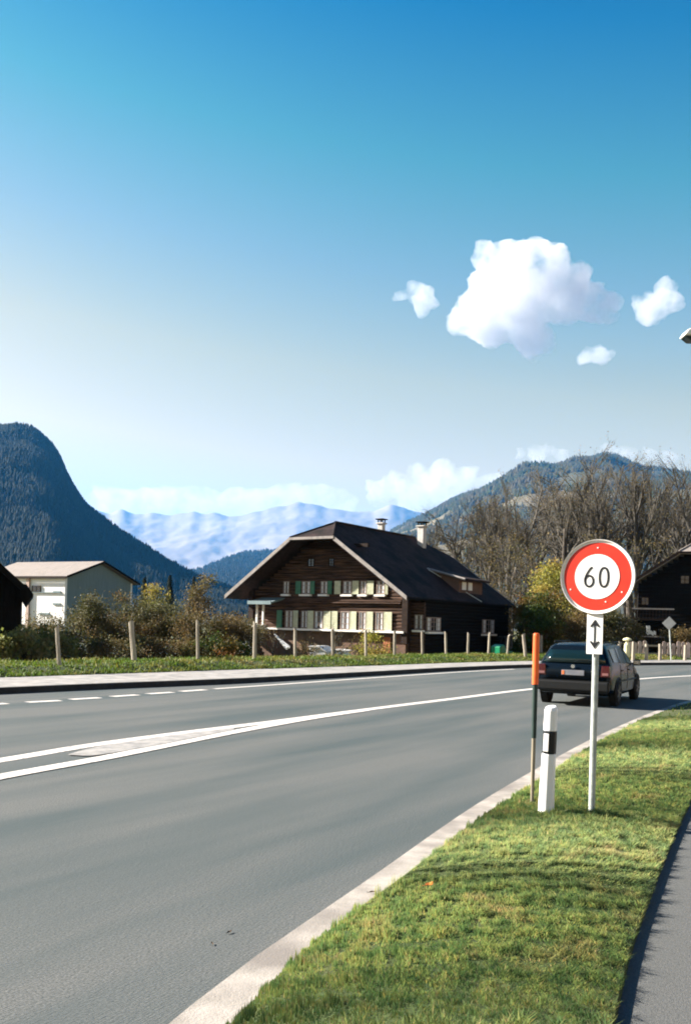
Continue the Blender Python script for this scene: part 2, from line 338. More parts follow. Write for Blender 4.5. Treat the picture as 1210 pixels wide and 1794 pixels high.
# ------------------------------------------------------------------ grass
def blades(name, pts, hmin, hmax, wid, m, seed, tall=None):
    n = len(pts); rg = np.random.RandomState(seed); pts = np.array(pts, dtype=np.float64)
    a = rg.rand(n)*2*np.pi; h = (hmin + (hmax-hmin)*rg.rand(n)**1.6)
    if tall is not None: h *= tall
    lean = rg.rand(n)*0.9*h; la = rg.rand(n)*2*np.pi
    w = wid*(0.6+0.8*rg.rand(n))
    dx, dy = np.cos(a)*w/2, np.sin(a)*w/2; lx, ly = np.cos(la)*lean, np.sin(la)*lean
    V = np.zeros((n, 5, 3))
    for j, (s, t) in enumerate(((-1, 0), (1, 0), (-0.8, 0.5), (0.8, 0.5))):
        V[:, j, 0] = pts[:, 0]+dx*s+lx*t*0.6; V[:, j, 1] = pts[:, 1]+dy*s+ly*t*0.6; V[:, j, 2] = pts[:, 2]+h*t - 0.004*(t == 0)
    V[:, 4, 0] = pts[:, 0]+lx; V[:, 4, 1] = pts[:, 1]+ly; V[:, 4, 2] = pts[:, 2]+h*(1-0.25*rg.rand(n))
    me = bpy.data.meshes.new(name); me.vertices.add(5*n); me.vertices.foreach_set('co', V.ravel())
    idx = np.array([0, 1, 3, 0, 3, 2, 2, 3, 4]); L = (np.arange(n)[:, None]*5 + idx[None]).ravel()
    me.loops.add(9*n); me.loops.foreach_set('vertex_index', L.astype(np.int32))
    me.polygons.add(3*n); me.polygons.foreach_set('loop_start', (np.arange(3*n)*3).astype(np.int32))
    me.update(calc_edges=True)
    tt = 0.70+0.75*rg.rand(n); ye = rg.rand(n)
    C = np.ones((n, 5, 4)); C[:, :, 0] = (tt*(1+0.7*(ye > 0.86)+0.2*(ye < .3)))[:, None]; C[:, :, 1] = (tt*(1+0.1*(ye > .86)))[:, None]; C[:, :, 2] = (tt*(1+0.5*(ye > .9)))[:, None]
    at = me.attributes.new('tint', 'FLOAT_COLOR', 'POINT'); at.data.foreach_set('color', C.astype(np.float32).ravel())
    me.materials.append(m); o = bpy.data.objects.new(name, me); S.collection.objects.link(o)
    return tag(o, kind='stuff')
# sample points between the verge's two edges by area, denser near the camera
rg = np.random.RandomState(5)
ga, pa = np.array([tuple(p) for p in grs]), np.array([tuple(p) for p in path_edge])
def verge_points(n, y0, y1, seed):
    rg = np.random.RandomState(seed); res = []; tl = []
    cell = []
    for i in range(len(ga)-1):
        c = (ga[i]+pa[i])/2
        if y0 <= c[1] < y1: cell.append((i, np.linalg.norm(pa[i][:2]-ga[i][:2])*np.linalg.norm((ga[i+1]-ga[i])[:2])+1e-6))
    if not cell: return [], []
    w = np.array([c[1] for c in cell]); ii = rg.choice([c[0] for c in cell], size=n, p=w/w.sum())
    s = rg.rand(n); t = rg.rand(n)
    for i, a, b in zip(ii, s, t):
        q = (ga[i]*(1-a)+ga[i+1]*a)*(1-b) + (pa[i]*(1-a)+pa[i+1]*a)*b
        res.append((q[0], q[1], verge_z(q[0], q[1], b)-0.006))
        f = 0.9 + 0.45*mnoise.noise(Vector((q[0]*7.0, q[1]*7.0, 9))) + 1.0*mnoise.noise(Vector((q[0]*15, q[1]*15, 2))) + 0.7*mnoise.noise(Vector((q[0]*32, q[1]*32, 5)))
        tl.append(max(0.35, f))
    return res, np.array(tl)
for n, y0, y1, h0, h1, w, sd in ((170000, -1, 7.5, 0.02, 0.055, 0.005, 1), (130000, 7.5, 16, 0.02, 0.06, 0.008, 2), (45000, 16, 60, 0.03, 0.07, 0.02, 3)):
    p, tl = verge_points(n, y0, y1, sd)
    if len(p): blades('verge_grass', p, h0, h1, w, M['grass'], sd, tl)
# grass on the bank behind the pavement: short at the kerb side, ragged on top
pts = []; tl = []
inA = [np.array(p) for p in inn]
rows_np = [np.array([tuple(p) for p in r]) for r in rows]
for _ in range(90000):
    i = rg.randint(20, len(inn)-20); a = rg.rand(); d = 6.0*rg.rand()**1.5
    j = max(k for k in range(len(bank_rows)) if bank_rows[k] <= d); j = min(j, len(bank_rows)-2)
    u = (d-bank_rows[j])/(bank_rows[j+1]-bank_rows[j])
    q = (rows_np[j][i]*(1-a)+rows_np[j][i+1]*a)*(1-u) + (rows_np[j+1][i]*(1-a)+rows_np[j+1][i+1]*a)*u
    pts.append(tuple(q)); tl.append(max(0.5, 1+0.9*mnoise.noise(Vector((q[0]*0.9, q[1]*0.9, 1)))))
blades('bank_grass', pts, 0.04, 0.12, 0.035, M['bankgrass'], 11, np.array(tl))
pts = [(x, y, -0.42) for x, y in zip(rg.uniform(-26, 30, 26000), rg.uniform(24, 90, 26000)) if y > 30 + x*0.9 and y > 24]
blades('meadow_grass', pts, 0.08, 0.35, 0.06, M['bankgrass'], 12)

# fallen leaves and specks
def leaf(px, py, s, m, lab, z=0.012, rz=0.3):
    p = G(px, py, z); mb = MB()
    ol = [(-1, 0, 0), (-0.5, 0.38, 0.12), (0, 0.5, 0.16), (0.6, 0.3, 0.1), (1, 0, 0.3), (0.6, -0.3, 0.02), (0, -0.48, 0.05), (-0.5, -0.36, 0.1)]
    mb.add([(x*s, y*s, zz*s+0.002) for x, y, zz in ol] + [(0, 0, 0)], [(i, (i+1) % 8, 8) for i in range(8)])
    mb.tube([(-s*1.5, 0.1*s, 0.1*s), (-s, 0, 0.05*s), (0, 0, 0.02*s)], [0.002, 0.002, 0.001], 3)
    o = mb.build('fallen_leaf', m); o.location = p; o.rotation_euler = (0, 0, rz); tag(o, lab, 'leaf', 'fallen leaves by the roadside')
lm = mat('dry_leaf', (0.10, 0.06, 0.035), rough=0.8); lo = mat('orange_leaf', (0.75, 0.28, 0.05), rough=0.7)
leaf(652, 1563, 0.022, lm, 'dark curled leaf lying on the pale gutter strip', 0.014)
leaf(402, 1633, 0.018, lm, 'dark speck of leaf on the asphalt, the one nearer the gutter', 0.006, 1.1)
leaf(372, 1653, 0.014, lm, 'smaller dark speck of leaf on the asphalt left of the other', 0.006, 2.0)
leaf(751, 1550, 0.035, lo, 'orange leaf caught in the verge grass by the gutter', 0.10, 0.8)

# ------------------------------------------------------------------ roadside furniture
def ribbon(mb, pts, w, y0, y1, closed=False, mi=0):      # a flat stroke in the local x-z plane, y0 front, y1 back
    n = len(pts); p = [Vector((a, b)) for a, b in pts]; l = []; r = []
    for i in range(n):
        a = p[(i-1) % n] if closed or i else p[i]; b = p[(i+1) % n] if closed or i < n-1 else p[i]
        d = (b-a).normalized(); nn = Vector((-d.y, d.x))*w/2; l.append(p[i]+nn); r.append(p[i]-nn)
    k = len(mb.v)
    for i in range(n):
        mb.v += [(l[i].x, y0, l[i].y), (r[i].x, y0, r[i].y), (l[i].x, y1, l[i].y), (r[i].x, y1, r[i].y)]
    for i in range(n if closed else n-1):
        a = k+4*i; b = k+4*((i+1) % n)
        for q in ((a, b, b+1, a+1), (a+2, a+3, b+3, b+2), (a, a+2, b+2, b), (a+1, b+1, b+3, a+3)): mb.f.append(q); mb.m.append(mi)
    if not closed:
        for a in (k, k+4*(n-1)): mb.f.append((a, a+1, a+3, a+2)); mb.m.append(mi)

M['signwhite'] = mat('sign_white', (0.80, 0.78, 0.75), (0.84, 0.82, 0.79), scale=6, rough=0.4, spec=0.4, c3=(0.66, 0.63, 0.58), scale3=7, f3=(0.58, 0.8))
M['signred'] = mat('sign_red', (0.60, 0.032, 0.014), (0.68, 0.048, 0.02), scale=5, rough=0.4, spec=0.4)
M['signblack'] = mat('sign_black', (0.015, 0.016, 0.02), rough=0.5)
M['galv'] = mat('galvanised_steel', (0.40, 0.43, 0.42), (0.54, 0.56, 0.54), scale=14, rough=0.55, metal=0.0, bump=0.001)
M['alu'] = mat('sign_back', (0.45, 0.46, 0.46), (0.55, 0.55, 0.55), scale=6, rough=0.45, metal=0.3)

base = G(1035.5, 1421, 0.075)
sg = empty('speed_sign', (base.x, base.y, 0.07), -R(32), 'round red and white 60 sign on a grey post at the verge, arrow plate below', 'road sign')
cz = P(1050, 1011, base.y).z - 0.07 - 0.0; r0 = 0.302
mb = MB(); mb.tube([(0, 0, -0.1), (0, 0, cz+0.2)], 0.026, 16); mb.lathe([(0.027, 0), (0.02, 0.004)], (0, 0, cz+0.2), 16); mb.build('pole', M['galv'], sg, smooth=False)
mb = MB(); mb.lathe([(0.277, -0.040), (0.277, -0.047)], (0.01, 0, cz), 72, 'y'); mb.build('red_disc', M['signred'], sg)
mb = MB(); mb.lathe([(0.1835, -0.0475), (0.1835, -0.0500)], (0.008, 0, cz), 64, 'y'); mb.build('white_disc', M['signwhite'], sg)
mb = MB(); ring = [(0.278, -0.046), (0.292, -0.048), (0.297, -0.060), (0.304, -0.062), (0.306, -0.034), (0.278, -0.032)]
k = 0
for i in range(72):
    t0, t1 = 2*math.pi*i/72, 2*math.pi*(i+1)/72
    q = [[(r*math.cos(t)+0.01, y, r*math.sin(t)+cz) for r, y in ring] for t in (t0, t1)]
    for j in range(6): mb.add([q[0][j], q[0][(j+1) % 6], q[1][(j+1) % 6], q[1][j]], [(0, 1, 2, 3)])
o = mb.build('rim', M['signwhite'], sg)
mb = MB(); mb.lathe([(0.296, -0.0335), (0.296, -0.031)], (0.01, 0, cz), 60, 'y'); mb.build('back_plate', M['alu'], sg)
sc = 0.302/430.0
def z60(x, y): return ((x-607)*sc+0.008, cz-(y-548)*sc)
mb = MB()
six = [(552, 438), (532, 452), (512, 478), (492, 512), (476, 545), (468, 575)]
for k in range(26):
    t = math.pi*1.06 - 2*math.pi*k/25*1.0; six.append((518+49*math.cos(t), 600-(63*math.sin(t))*1.0))
ribbon(mb, [z60(*q) for q in six], 0.0175, -0.0522, -0.0502); mb.build('digit', M['signblack'], sg)
mb = MB(); zero = [(690+50*math.copysign(abs(math.cos(t))**0.85, math.cos(t)), 556-109*math.copysign(abs(math.sin(t))**0.92, math.sin(t))) for t in [2*math.pi*i/48 for i in range(48)]]
ribbon(mb, [z60(*q) for q in zero], 0.0175, -0.0522, -0.0502, closed=True); mb.build('digit', M['signblack'], sg)
for x, y in ((610, 213), (298, 698), (898, 727), (716, 840)):
    mb = MB(); q = z60(x, y); mb.lathe([(0.0065, -0.046), (0.0065, -0.049), (0.004, -0.051)], (q[0], 0, q[1]), 10, 'y'); mb.build('rivet', M['signwhite'], sg)
for dz in (-0.12, 0.12):
    mb = MB(); mb.box((0, 0.0, cz+dz), (0.30, 0.012, 0.03)); mb.box((0, -0.018, cz+dz), (0.26, 0.03, 0.022)); mb.lathe([(0.034, -0.018), (0.034, 0.018)], (0, 0, cz+dz), 16); mb.build('clamp', M['galv'], sg)
# plate with the double arrow
pz = P(1046, 1111, base.y).z-0.07; ph, pw = 0.328, 0.132
mb = MB(); mb.box((0, -0.040, pz), (pw, 0.004, ph)); pl = mb.build('arrow_plate', M['signwhite'], sg); bevel(pl, 0.0015, 1)
mb = MB(); mb.box((0, -0.0435, pz), (0.013, 0.0025, 0.20))
for s in (1, -1):
    mb.prism([(0, pz+s*0.119), (-0.040, pz+s*0.062), (-0.030, pz+s*0.056), (0, pz+s*0.078), (0.030, pz+s*0.056), (0.040, pz+s*0.062)], 'y', -0.0460, -0.0422)
mb.build('arrow', M['signblack'], pl)
for dz in (-0.1, 0.1):
    mb = MB(); mb.box((0, -0.02, pz+dz), (0.06, 0.034, 0.02)); mb.build('clamp', M['galv'], sg)

# delineator
base = G(957, 1421, 0.07)
dl = empty('delineator_post', (base.x, base.y, 0.05), R(-8), 'white plastic delineator post with black band between stake and sign', 'marker post')
dl.rotation_euler = (0, R(1.4), R(-38))
M['plastic'] = mat('white_plastic', (0.80, 0.80, 0.82), (0.86, 0.86, 0.87), scale=8, rough=0.45, c3=(0.62, 0.60, 0.55), scale3=6, f3=(0.6, 0.75))
M['band'] = mat('black_band', (0.012, 0.016, 0.02), rough=0.5); M['reflector'] = mat('reflector', (0.82, 0.80, 0.78), rough=0.3)
sec = [(-0.052, -0.030), (-0.020, -0.062), (0.020, -0.060), (0.050, -0.030), (0.050, 0.010), (0.022, 0.048), (-0.018, 0.050), (-0.050, 0.012)]
def dring(z, s=1.0, slope=0.0): return [(x*s, y*s, z + slope*(-y)) for x, y in sec]
def dl_part(name, levels, m, parent):
    mb = MB(); rr = [dring(*l) for l in levels]; n = 8
    mb.v = [p for r in rr for p in r]
    for i in range(len(rr)-1):
        for j in range(n): mb.f.append((i*n+j, i*n+(j+1) % n, (i+1)*n+(j+1) % n, (i+1)*n+j)); mb.m.append(0)
    mb.f += [tuple(range(n)), tuple(range((len(rr)-1)*n, len(rr)*n))]; mb.m += [0, 0]
    o = mb.build(name, m, parent); bevel(o, 0.008, 2); return o
dh = P(966, 1235, base.y).z - 0.05
dl_part('lower_body', [(-0.05, 1.22), (dh-0.42, 1.05), (dh-0.395, 1.04)], M['plastic'], dl)
bd = dl_part('band', [(dh-0.395, 1.06), (dh-0.21, 1.04)], M['band'], dl)
dl_part('cap', [(dh-0.21, 1.02), (dh-0.04, 0.97, -0.1), (dh-0.008, 0.78, -0.15)], M['plastic'], dl)
mb = MB(); mb.box((-0.004, -0.068, dh-0.302), (0.045, 0.008, 0.145)); rf = mb.build('reflector', M['reflector'], bd); bevel(rf, 0.003, 2)

# snow stake
base = G(931.5, 1402, 0.06)
ss = empty('snow_stake', (base.x, base.y, 0.05), 0, 'tall orange and dark green snow stake at the edge of the verge', 'snow pole')
M['orange'] = mat('orange_paint', (0.80, 0.16, 0.035), (0.88, 0.22, 0.05), scale=7, rough=0.55)
M['darkgreen'] = mat('dark_green_paint', (0.012, 0.035, 0.032), (0.03, 0.06, 0.05), scale=9, rough=0.6)
M['stakewood'] = mat('stake_wood', (0.26, 0.23, 0.17), (0.36, 0.32, 0.25), scale=8, stretch=(6, 6, 0.6), rough=0.9)
zt, z1, z2 = [P(934, y, base.y).z-0.05 for y in (1109, 1198, 1293)]
mb = MB(); mb.tube([(0, 0, -0.1), (0.0, 0, z2)], [0.016, 0.018], 12); mb.build('stake_foot', M['stakewood'], ss, smooth=False)
mb = MB(); mb.tube([(0, 0, z2), (0, 0, z1)], [0.021, 0.023], 14); mb.build('dark_sleeve', M['darkgreen'], ss)
mb = MB(); mb.lathe([(0.0285, z1-0.004), (0.0285, zt-0.02), (0.024, zt-0.004), (0.012, zt)], n=18); mb.build('orange_sleeve', M['orange'], ss)

# ------------------------------------------------------------------ the car
M['carpaint'] = mat('dark_blue_paint', (0.004, 0.009, 0.016), rough=0.25, spec=0.18)
M['carblack'] = mat('black_plastic', (0.005, 0.0055, 0.006), (0.009, 0.0095, 0.010), scale=20, rough=0.55)
M['carglass'] = mat('car_glass', (0.006, 0.018, 0.018), rough=0.08, spec=0.5)
M['taillight'] = mat('tail_light', (0.09, 0.006, 0.008), rough=0.15, spec=0.7); M['indicator'] = mat('indicator', (0.8, 0.28, 0.10), rough=0.2)
M['lamp_clear'] = mat('clear_lens', (0.35, 0.18, 0.17), rough=0.15); M['chrome'] = mat('chrome', (0.7, 0.7, 0.7), rough=0.15, metal=1.0)
M['tyre'] = mat('tyre', (0.014, 0.014, 0.014), rough=0.9); M['rim'] = mat('wheel_rim', (0.20, 0.21, 0.21), rough=0.4, metal=0.6)
M['plate'] = mat('number_plate', (0.24, 0.25, 0.28), (0.30, 0.30, 0.32), scale=10, rough=0.5)
rear = G(1000, 1237, 0.0); hd = R(27)
fw = Vector((math.sin(hd), math.cos(hd), 0))
cpos = rear + fw*1.86 + Vector((0.02, 0, 0))
car = empty('parked_car', (cpos.x, cpos.y, 0.012), -hd, 'dark blue hatchback seen from behind, driving away on the near lane', 'car')
car.name = 'hatchback_car'; car.scale = (.93, .93, .90)
ST = [ # per level: (half width, y, z): sill-bottom, sill, flank, waist, roof edge, roof shoulder, roof middle
 [(.70,-1.86,.30),(.80,-1.97,.36),(.815,-1.985,.62),(.775,-1.93,.95),(.60,-1.70,1.30),(.52,-1.64,1.365),(.0,-1.60,1.385)],
 [(.74,-1.70,.24),(.825,-1.75,.34),(.840,-1.75,.62),(.805,-1.70,.95),(.625,-1.55,1.33),(.53,-1.50,1.405),(.0,-1.48,1.425)],
 [(.76,-1.20,.20),(.830,-1.20,.32),(.845,-1.20,.62),(.820,-1.20,.94),(.640,-1.15,1.35),(.54,-1.12,1.425),(.0,-1.10,1.445)],
 [(.76,-.60,.20),(.830,-.60,.30),(.845,-.60,.62),(.825,-.60,.92),(.650,-.58,1.36),(.55,-.56,1.430),(.0,-.55,1.450)],
 [(.76,.05,.20),(.830,.05,.30),(.845,.05,.60),(.825,.05,.90),(.650,.00,1.35),(.55,-.02,1.420),(.0,-.02,1.440)],
 [(.76,.60,.20),(.830,.60,.30),(.845,.60,.59),(.815,.62,.88),(.630,.30,1.31),(.53,.22,1.385),(.0,.18,1.405)],
 [(.76,1.00,.20),(.825,1.00,.30),(.840,1.00,.58),(.800,1.05,.86),(.72,1.02,.90),(.62,.98,.935),(.0,.92,.95)],
 [(.76,1.45,.20),(.815,1.45,.30),(.825,1.45,.56),(.77,1.45,.80),(.68,1.42,.84),(.55,1.40,.865),(.0,1.38,.88)],
 [(.70,1.84,.24),(.76,1.90,.34),(.765,1.92,.52),(.70,1.86,.70),(.60,1.80,.74),(.50,1.76,.765),(.0,1.74,.78)]]
def ring_of(st): return [(-w, y, z) for w, y, z in st] + [(w, y, z) for w, y, z in st[-2::-1]]
mb = MB(); rings = [ring_of(s) for s in ST]; n = len(rings[0]); mb.v = [p for r in rings for p in r]
for i in range(len(rings)-1):
    for j in range(n-1): mb.f.append((i*n+j, i*n+j+1, (i+1)*n+j+1, (i+1)*n+j)); mb.m.append(0)
    mb.f.append((i*n, i*n+n-1, (i+1)*n+n-1, (i+1)*n)); mb.m.append(0)
for i0 in (0, (len(rings)-1)*n):
    k = len(mb.v)
    for j in range(6):
        a, b = i0+j, i0+n-1-j
        if j < 5: mb.f.append((a, a+1, b-1, b)); mb.m.append(0)
        else: mb.f.append((a, a+1, b)); mb.m.append(0)
body = mb.build('body', M['carpaint'], car, smooth=True)
bv = body.modifiers.new('bevel', 'BEVEL'); bv.width = 0.045; bv.segments = 2; bv.limit_method = 'ANGLE'; bv.angle_limit = R(35)
ws = body.modifiers.new('normals', 'WEIGHTED_NORMAL')
def stat(y):                               # interpolated station at y (by flank position)
    for a, b in zip(ST, ST[1:]):
        if a[2][1] <= y <= b[2][1]:
            t = (y-a[2][1])/(b[2][1]-a[2][1]); return [tuple(p+(q-p)*t for p, q in zip(u, v)) for u, v in zip(a, b)]
    return ST[-1]
def side_pt(y, t, s, off=0.008):
    st = stat(y); a, b = st[3], st[4]; x, yy, z = (a[i]+(b[i]-a[i])*t for i in range(3))
    return (s*(x+off), yy, z+off*0.4)
def side_window(name, y0, y1, ta, tb, s, m, ya=None, yb=None):
    mb = MB(); N = 4; ya = y0 if ya is None else ya; yb = y1 if yb is None else yb
    for i in range(N+1):
        u = i/N; mb.v += [side_pt(y0+(y1-y0)*u, ta, s), side_pt(ya+(yb-ya)*u, tb, s)]
    for i in range(N): mb.f.append((2*i, 2*i+1, 2*i+3, 2*i+2)); mb.m.append(0)
    o = mb.build(name, m, car); sm = o.modifiers.new('solid', 'SOLIDIFY'); sm.thickness = 0.01; sm.offset = 0; return o
for s in (-1, 1):
    side_window('quarter_window', -1.62, -0.98, 0.14, 0.90, s, M['carglass'])
    side_window('rear_door_window', -0.90, -0.12, 0.12, 0.92, s, M['carglass'])
    side_window('front_door_window', -0.04, 0.78, 0.12, 0.92, s, M['carglass'], yb=0.60)
    for y0 in (-0.94, -0.08, 0.90):                       # door gaps
        mb = MB(); st = stat(y0); mb.tube([(s*(st[1][0]+.002), y0, .34), (s*(st[2][0]+.002), y0, .62), (s*(st[3][0]+.002), y0, st[3][2])], 0.006, 4); mb.build('door_seam', M['carblack'], car)
    mb = MB(); mb.tube([(s*.846, -1.3, .56), (s*.853, -.6, .56), (s*.853, .6, .55), (s*.840, 1.0, .55)], 0.018, 6); mb.build('side_trim', M['carblack'], car)
    for y0 in (-0.78, 0.10):
        mb = MB(); mb.box((s*.842, y0, .80), (.03, .16, .03)); mb.build('door_handle', M['carblack'], car)
    mb = MB(); mb.box((s*.93, .62, .96), (.17, .09, .12)); mb.box((s*.84, .66, .93), (.08, .05, .04)); mi = mb.build('wing_mirror', M['carpaint'], car); bevel(mi, 0.02, 3)
    mb = MB(); mb.box((s*.935, .572, .96), (.14, .012, .09)); mb.build('mirror_glass', M['chrome'], mi)
    mb = MB(); mb.tube([(s*.55, -1.5, 1.425), (s*.56, -1.45, 1.465), (s*.57, 0.1, 1.465), (s*.56, .2, 1.42)], 0.014, 6); mb.build('roof_rail', M['carblack'], car)
    for y0 in (-1.22, 1.25):
        wh = empty('wheel', (s*.745, y0, .295)); wh.parent = car
        mb = MB(); mb.lathe([(.20, -.085), (.275, -.09), (.298, -.07), (.300, 0), (.298, .07), (.275, .09), (.20, .085)], n=32, axis='x'); mb.build('tyre', M['tyre'], wh, smooth=True)
        mb = MB(); mb.lathe([(.195, s*.06), (.19, s*.085), (.06, s*.07), (.05, s*.088)], n=20, axis='x')
        for k in range(7):
            t = 2*math.pi*k/7; mb.box((s*.088, .12*math.cos(t), .12*math.sin(t)), (.012, .15, .035), rx=t)
        mb.build('rim', M['rim'], wh)
        mb = MB(); pts = [(s*.838, y0+.345*math.cos(t), .30+.345*math.sin(t)) for t in [math.pi*k/14 for k in range(-1, 16)]]
        mb.tube(pts, 0.022, 6); mb.build('wheel_arch', M['carblack'], car)
        mb = MB(); mb.lathe([(.335, s*.70), (.335, s*.846)], (0, y0, .30), 28, 'x'); mb.build('wheel_well', M['tyre'], car)
        # the wheel itself stands proud of the well
        wh.location.x = s*.775
def rear_pt(x, t, off=0.012):              # on the tailgate, t = 0 waist, 1 roof edge
    a, b = ST[0][3], ST[0][4]; w = a[0]+(b[0]-a[0])*t
    return (x, a[1]+(b[1]-a[1])*t-off-0.03*(1-(x/w)**2), a[2]+(b[2]-a[2])*t)
def rear_panel(name, x0, x1, t0, t1, m, top=1.0, parent=car):
    mb = MB(); N = 8
    for i in range(N+1):
        u = x0+(x1-x0)*i/N; mb.v += [rear_pt(u, t0), rear_pt(u*top, t1)]
    for i in range(N): mb.f.append((2*i, 2*i+1, 2*i+3, 2*i+2)); mb.m.append(0)
    o = mb.build(name, m, parent, smooth=True); sm = o.modifiers.new('solid', 'SOLIDIFY'); sm.thickness = 0.012; sm.offset = 0; return o
rear_panel('rear_window', -.69, .69, 0.10, 0.90, M['carglass'], 0.84)
mb = MB()                                       # curved tailgate below the window
N = 8; lev = [(.60, -2.0), (.80, -1.985), (.95, -1.955)]
for i in range(N+1):
    x = -.72+1.44*i/N; bl = 0.03*(1-(x/.8)**2)
    for z, y in lev: mb.v.append((x, y-bl, z))
for i in range(N):
    for j in range(2): mb.f.append((3*i+j, 3*i+j+1, 3*i+3+j+1, 3*i+3+j)); mb.m.append(0)
tg = mb.build('tailgate', M['carpaint'], car, smooth=True); q = tg.modifiers.new('s', 'SOLIDIFY'); q.thickness = .02; q.offset = 0
mb = MB(); mb.box((0.0, -2.040, .755), (.50, .012, .12)); pt = mb.build('number_plate', M['plate'], car); bevel(pt, .006, 2)
mb = MB(); mb.box((-.215, -2.048, .755), (.055, .006, .085)); mb.build('plate_crest', M['indicator'], pt)
mb = MB(); mb.lathe([(.048, -2.035), (.044, -2.046)], (-.0, 0, .90), 20, 'y')
badge = mb.build('badge', M['chrome'], car)
mb = MB(); mb.box((.42, -2.030, .80), (.05, .006, .03)); mb.box((.50, -2.028, .80), (.03, .006, .03)); mb.build('lettering', M['chrome'], car)['kind'] = 'stuff'
for s in (-1, 1):
    mb = MB(); mb.prism([(s*.60, .68), (s*.805, .68), (s*.785, .93), (s*.62, .93)], 'y', -2.02, -1.86); tl = mb.build('tail_light', M['taillight'], car); bevel(tl, .012, 2)
    mb = MB(); mb.box((s*.70, -2.024, .745), (.13, .008, .055)); mb.build('reversing_lens', M['lamp_clear'], tl)
mb = MB(); mb.box((0, -2.0, .455), (1.60, .16, .24)); mb.box((0, -1.94, .34), (1.52, .14, .10)); bp = mb.build('rear_bumper', M['carblack'], car); bevel(bp, .045, 3)
mb = MB(); mb.box((0, 1.90, .40), (1.50, .16, .24)); fb = mb.build('front_bumper', M['carblack'], car); bevel(fb, .04, 3)
mb = MB(); mb.tube([(.02, -1.985, 1.0), (.12, -1.95, 1.05), (.50, -1.93, 1.045)], .010, 5); mb.build('rear_wiper', M['carblack'], car)
mb = MB(); mb.tube([(.52, -1.95, .26), (.52, -2.06, .25)], .025, 8); mb.build('exhaust', M['rim'], car)
for x in (-.33, .33):
    mb = MB(); mb.box((x, -1.05, 1.08), (.24, .07, .18)); h = mb.build('headrest', M['tyre'], car); bevel(h, .02, 2)
a5, a6 = ST[5], ST[6]
mb = MB(); mb.add([(-.70, .99, .93), (.70, .99, .93), (.54, .335, 1.345), (-.54, .335, 1.345)], [(0, 1, 2, 3)]); ws = mb.build('windscreen', M['carglass'], car)
ws.location = (0, .012, .012)

# ------------------------------------------------------------------ houses
def log_rows(mb, x0f, x1f, z0, z1, y=0.0, h=0.19, axis='x'):
    z = z0
    while z < z1-0.02:
        zt = min(z+h, z1); a, b = x0f(zt), x1f(zt)
        if b-a > 0.1:
            j = rnd.uniform(-.012, .012)
            ol = [(y+.16, z), (y+.0, z), (y-.045+j, z+.035), (y-.055+j, (z+zt)/2), (y-.045+j, zt-.035), (y, zt), (y+.16, zt)]
            if axis == 'x': mb.prism(ol, 'x', a, b)
            else: mb.prism([(-p, q) for p, q in ol], 'y', a, b)
        z = zt
class House:
    def __init__(s, o, th, name, label):
        s.o = o; s.e = empty(name, o, -th, label, 'house'); s.r = Vector((math.cos(th), -math.sin(th), 0)); s.v = Vector((math.sin(th), math.cos(th), 0))
    def front(s, px, py, y=0.0):                 # picture point on the plane local y
        a, c = ray(px, py); m = s.o + s.v*y
        x = (a*m.y - m.x)/(s.r.x - a*s.r.y); return x, EYE + c*(m.y + s.r.y*x)
    def side(s, px, py, x):
        a, c = ray(px, py); m = s.o + s.r*x
        y = (a*m.y - m.x)/(s.v.x - a*s.v.y); return y, EYE + c*(m.y + s.v.y*y)
def roof_set(H, We, ze, sl, hw, o, L, hipd, mroof, th=0.20, edge=None):
    edge = edge or M['roofedge']
    zr = ze+We*sl; zh = zr-hw*sl
    mb = MB()
    for s in (-1, 1):
        q = [(s*We, -o, ze), (s*We, L, ze), (s*hw, L, zh), (0, L-hipd, zr), (0, -o+hipd, zr), (s*hw, -o, zh)]
        mb.slab(q if s > 0 else q[::-1], th)
    mb.slab([(-hw, -o, zh), (hw, -o, zh), (0, -o+hipd, zr)], th); mb.slab([(hw, L, zh), (-hw, L, zh), (0, L-hipd, zr)], th)
    rf = mb.build('roof', mroof, H.e)
    for s in (-1, 1):
        for yy in (-o-.02, L+.02):
            mb = MB(); a = Vector((s*(We+.02), yy, ze-.02)); b = Vector((s*hw, yy, zh-.02))
            mb.add([a+Vector((0, 0, .06)), b+Vector((0, 0, .06)), b+Vector((0, 0, -.17)), a+Vector((0, 0, -.17)), a+Vector((0, .05, .06)), b+Vector((0, .05, .06)), b+Vector((0, .05, -.17)), a+Vector((0, .05, -.17))],
                   [(0, 1, 2, 3), (7, 6, 5, 4), (0, 4, 5, 1), (3, 2, 6, 7), (0, 3, 7, 4), (1, 5, 6, 2)])
            mb.build('bargeboard', edge, rf)
    mb = MB(); mb.box((0, -o-.03, zh-.06), (2*hw+.1, .05, .14)); mb.build('fascia', edge, rf)
    mb = MB(); mb.tube([(0, -o+hipd, zr+.03), (0, L-hipd, zr+.03)], .09, 6)
    for s in (-1, 1): mb.tube([(0, -o+hipd, zr+.02), (s*hw, -o, zh+.02)], .06, 6)
    mb.build('ridge_tiles', mroof, rf)
    for s in (-1, 1):
        mb = MB(); mb.tube([(s*(We+.06), -o, ze-.10), (s*(We+.06), L, ze-.12)], .065, 8); mb.build('rain_gutter', M['blackwood'], rf)
    return rf, zr, zh
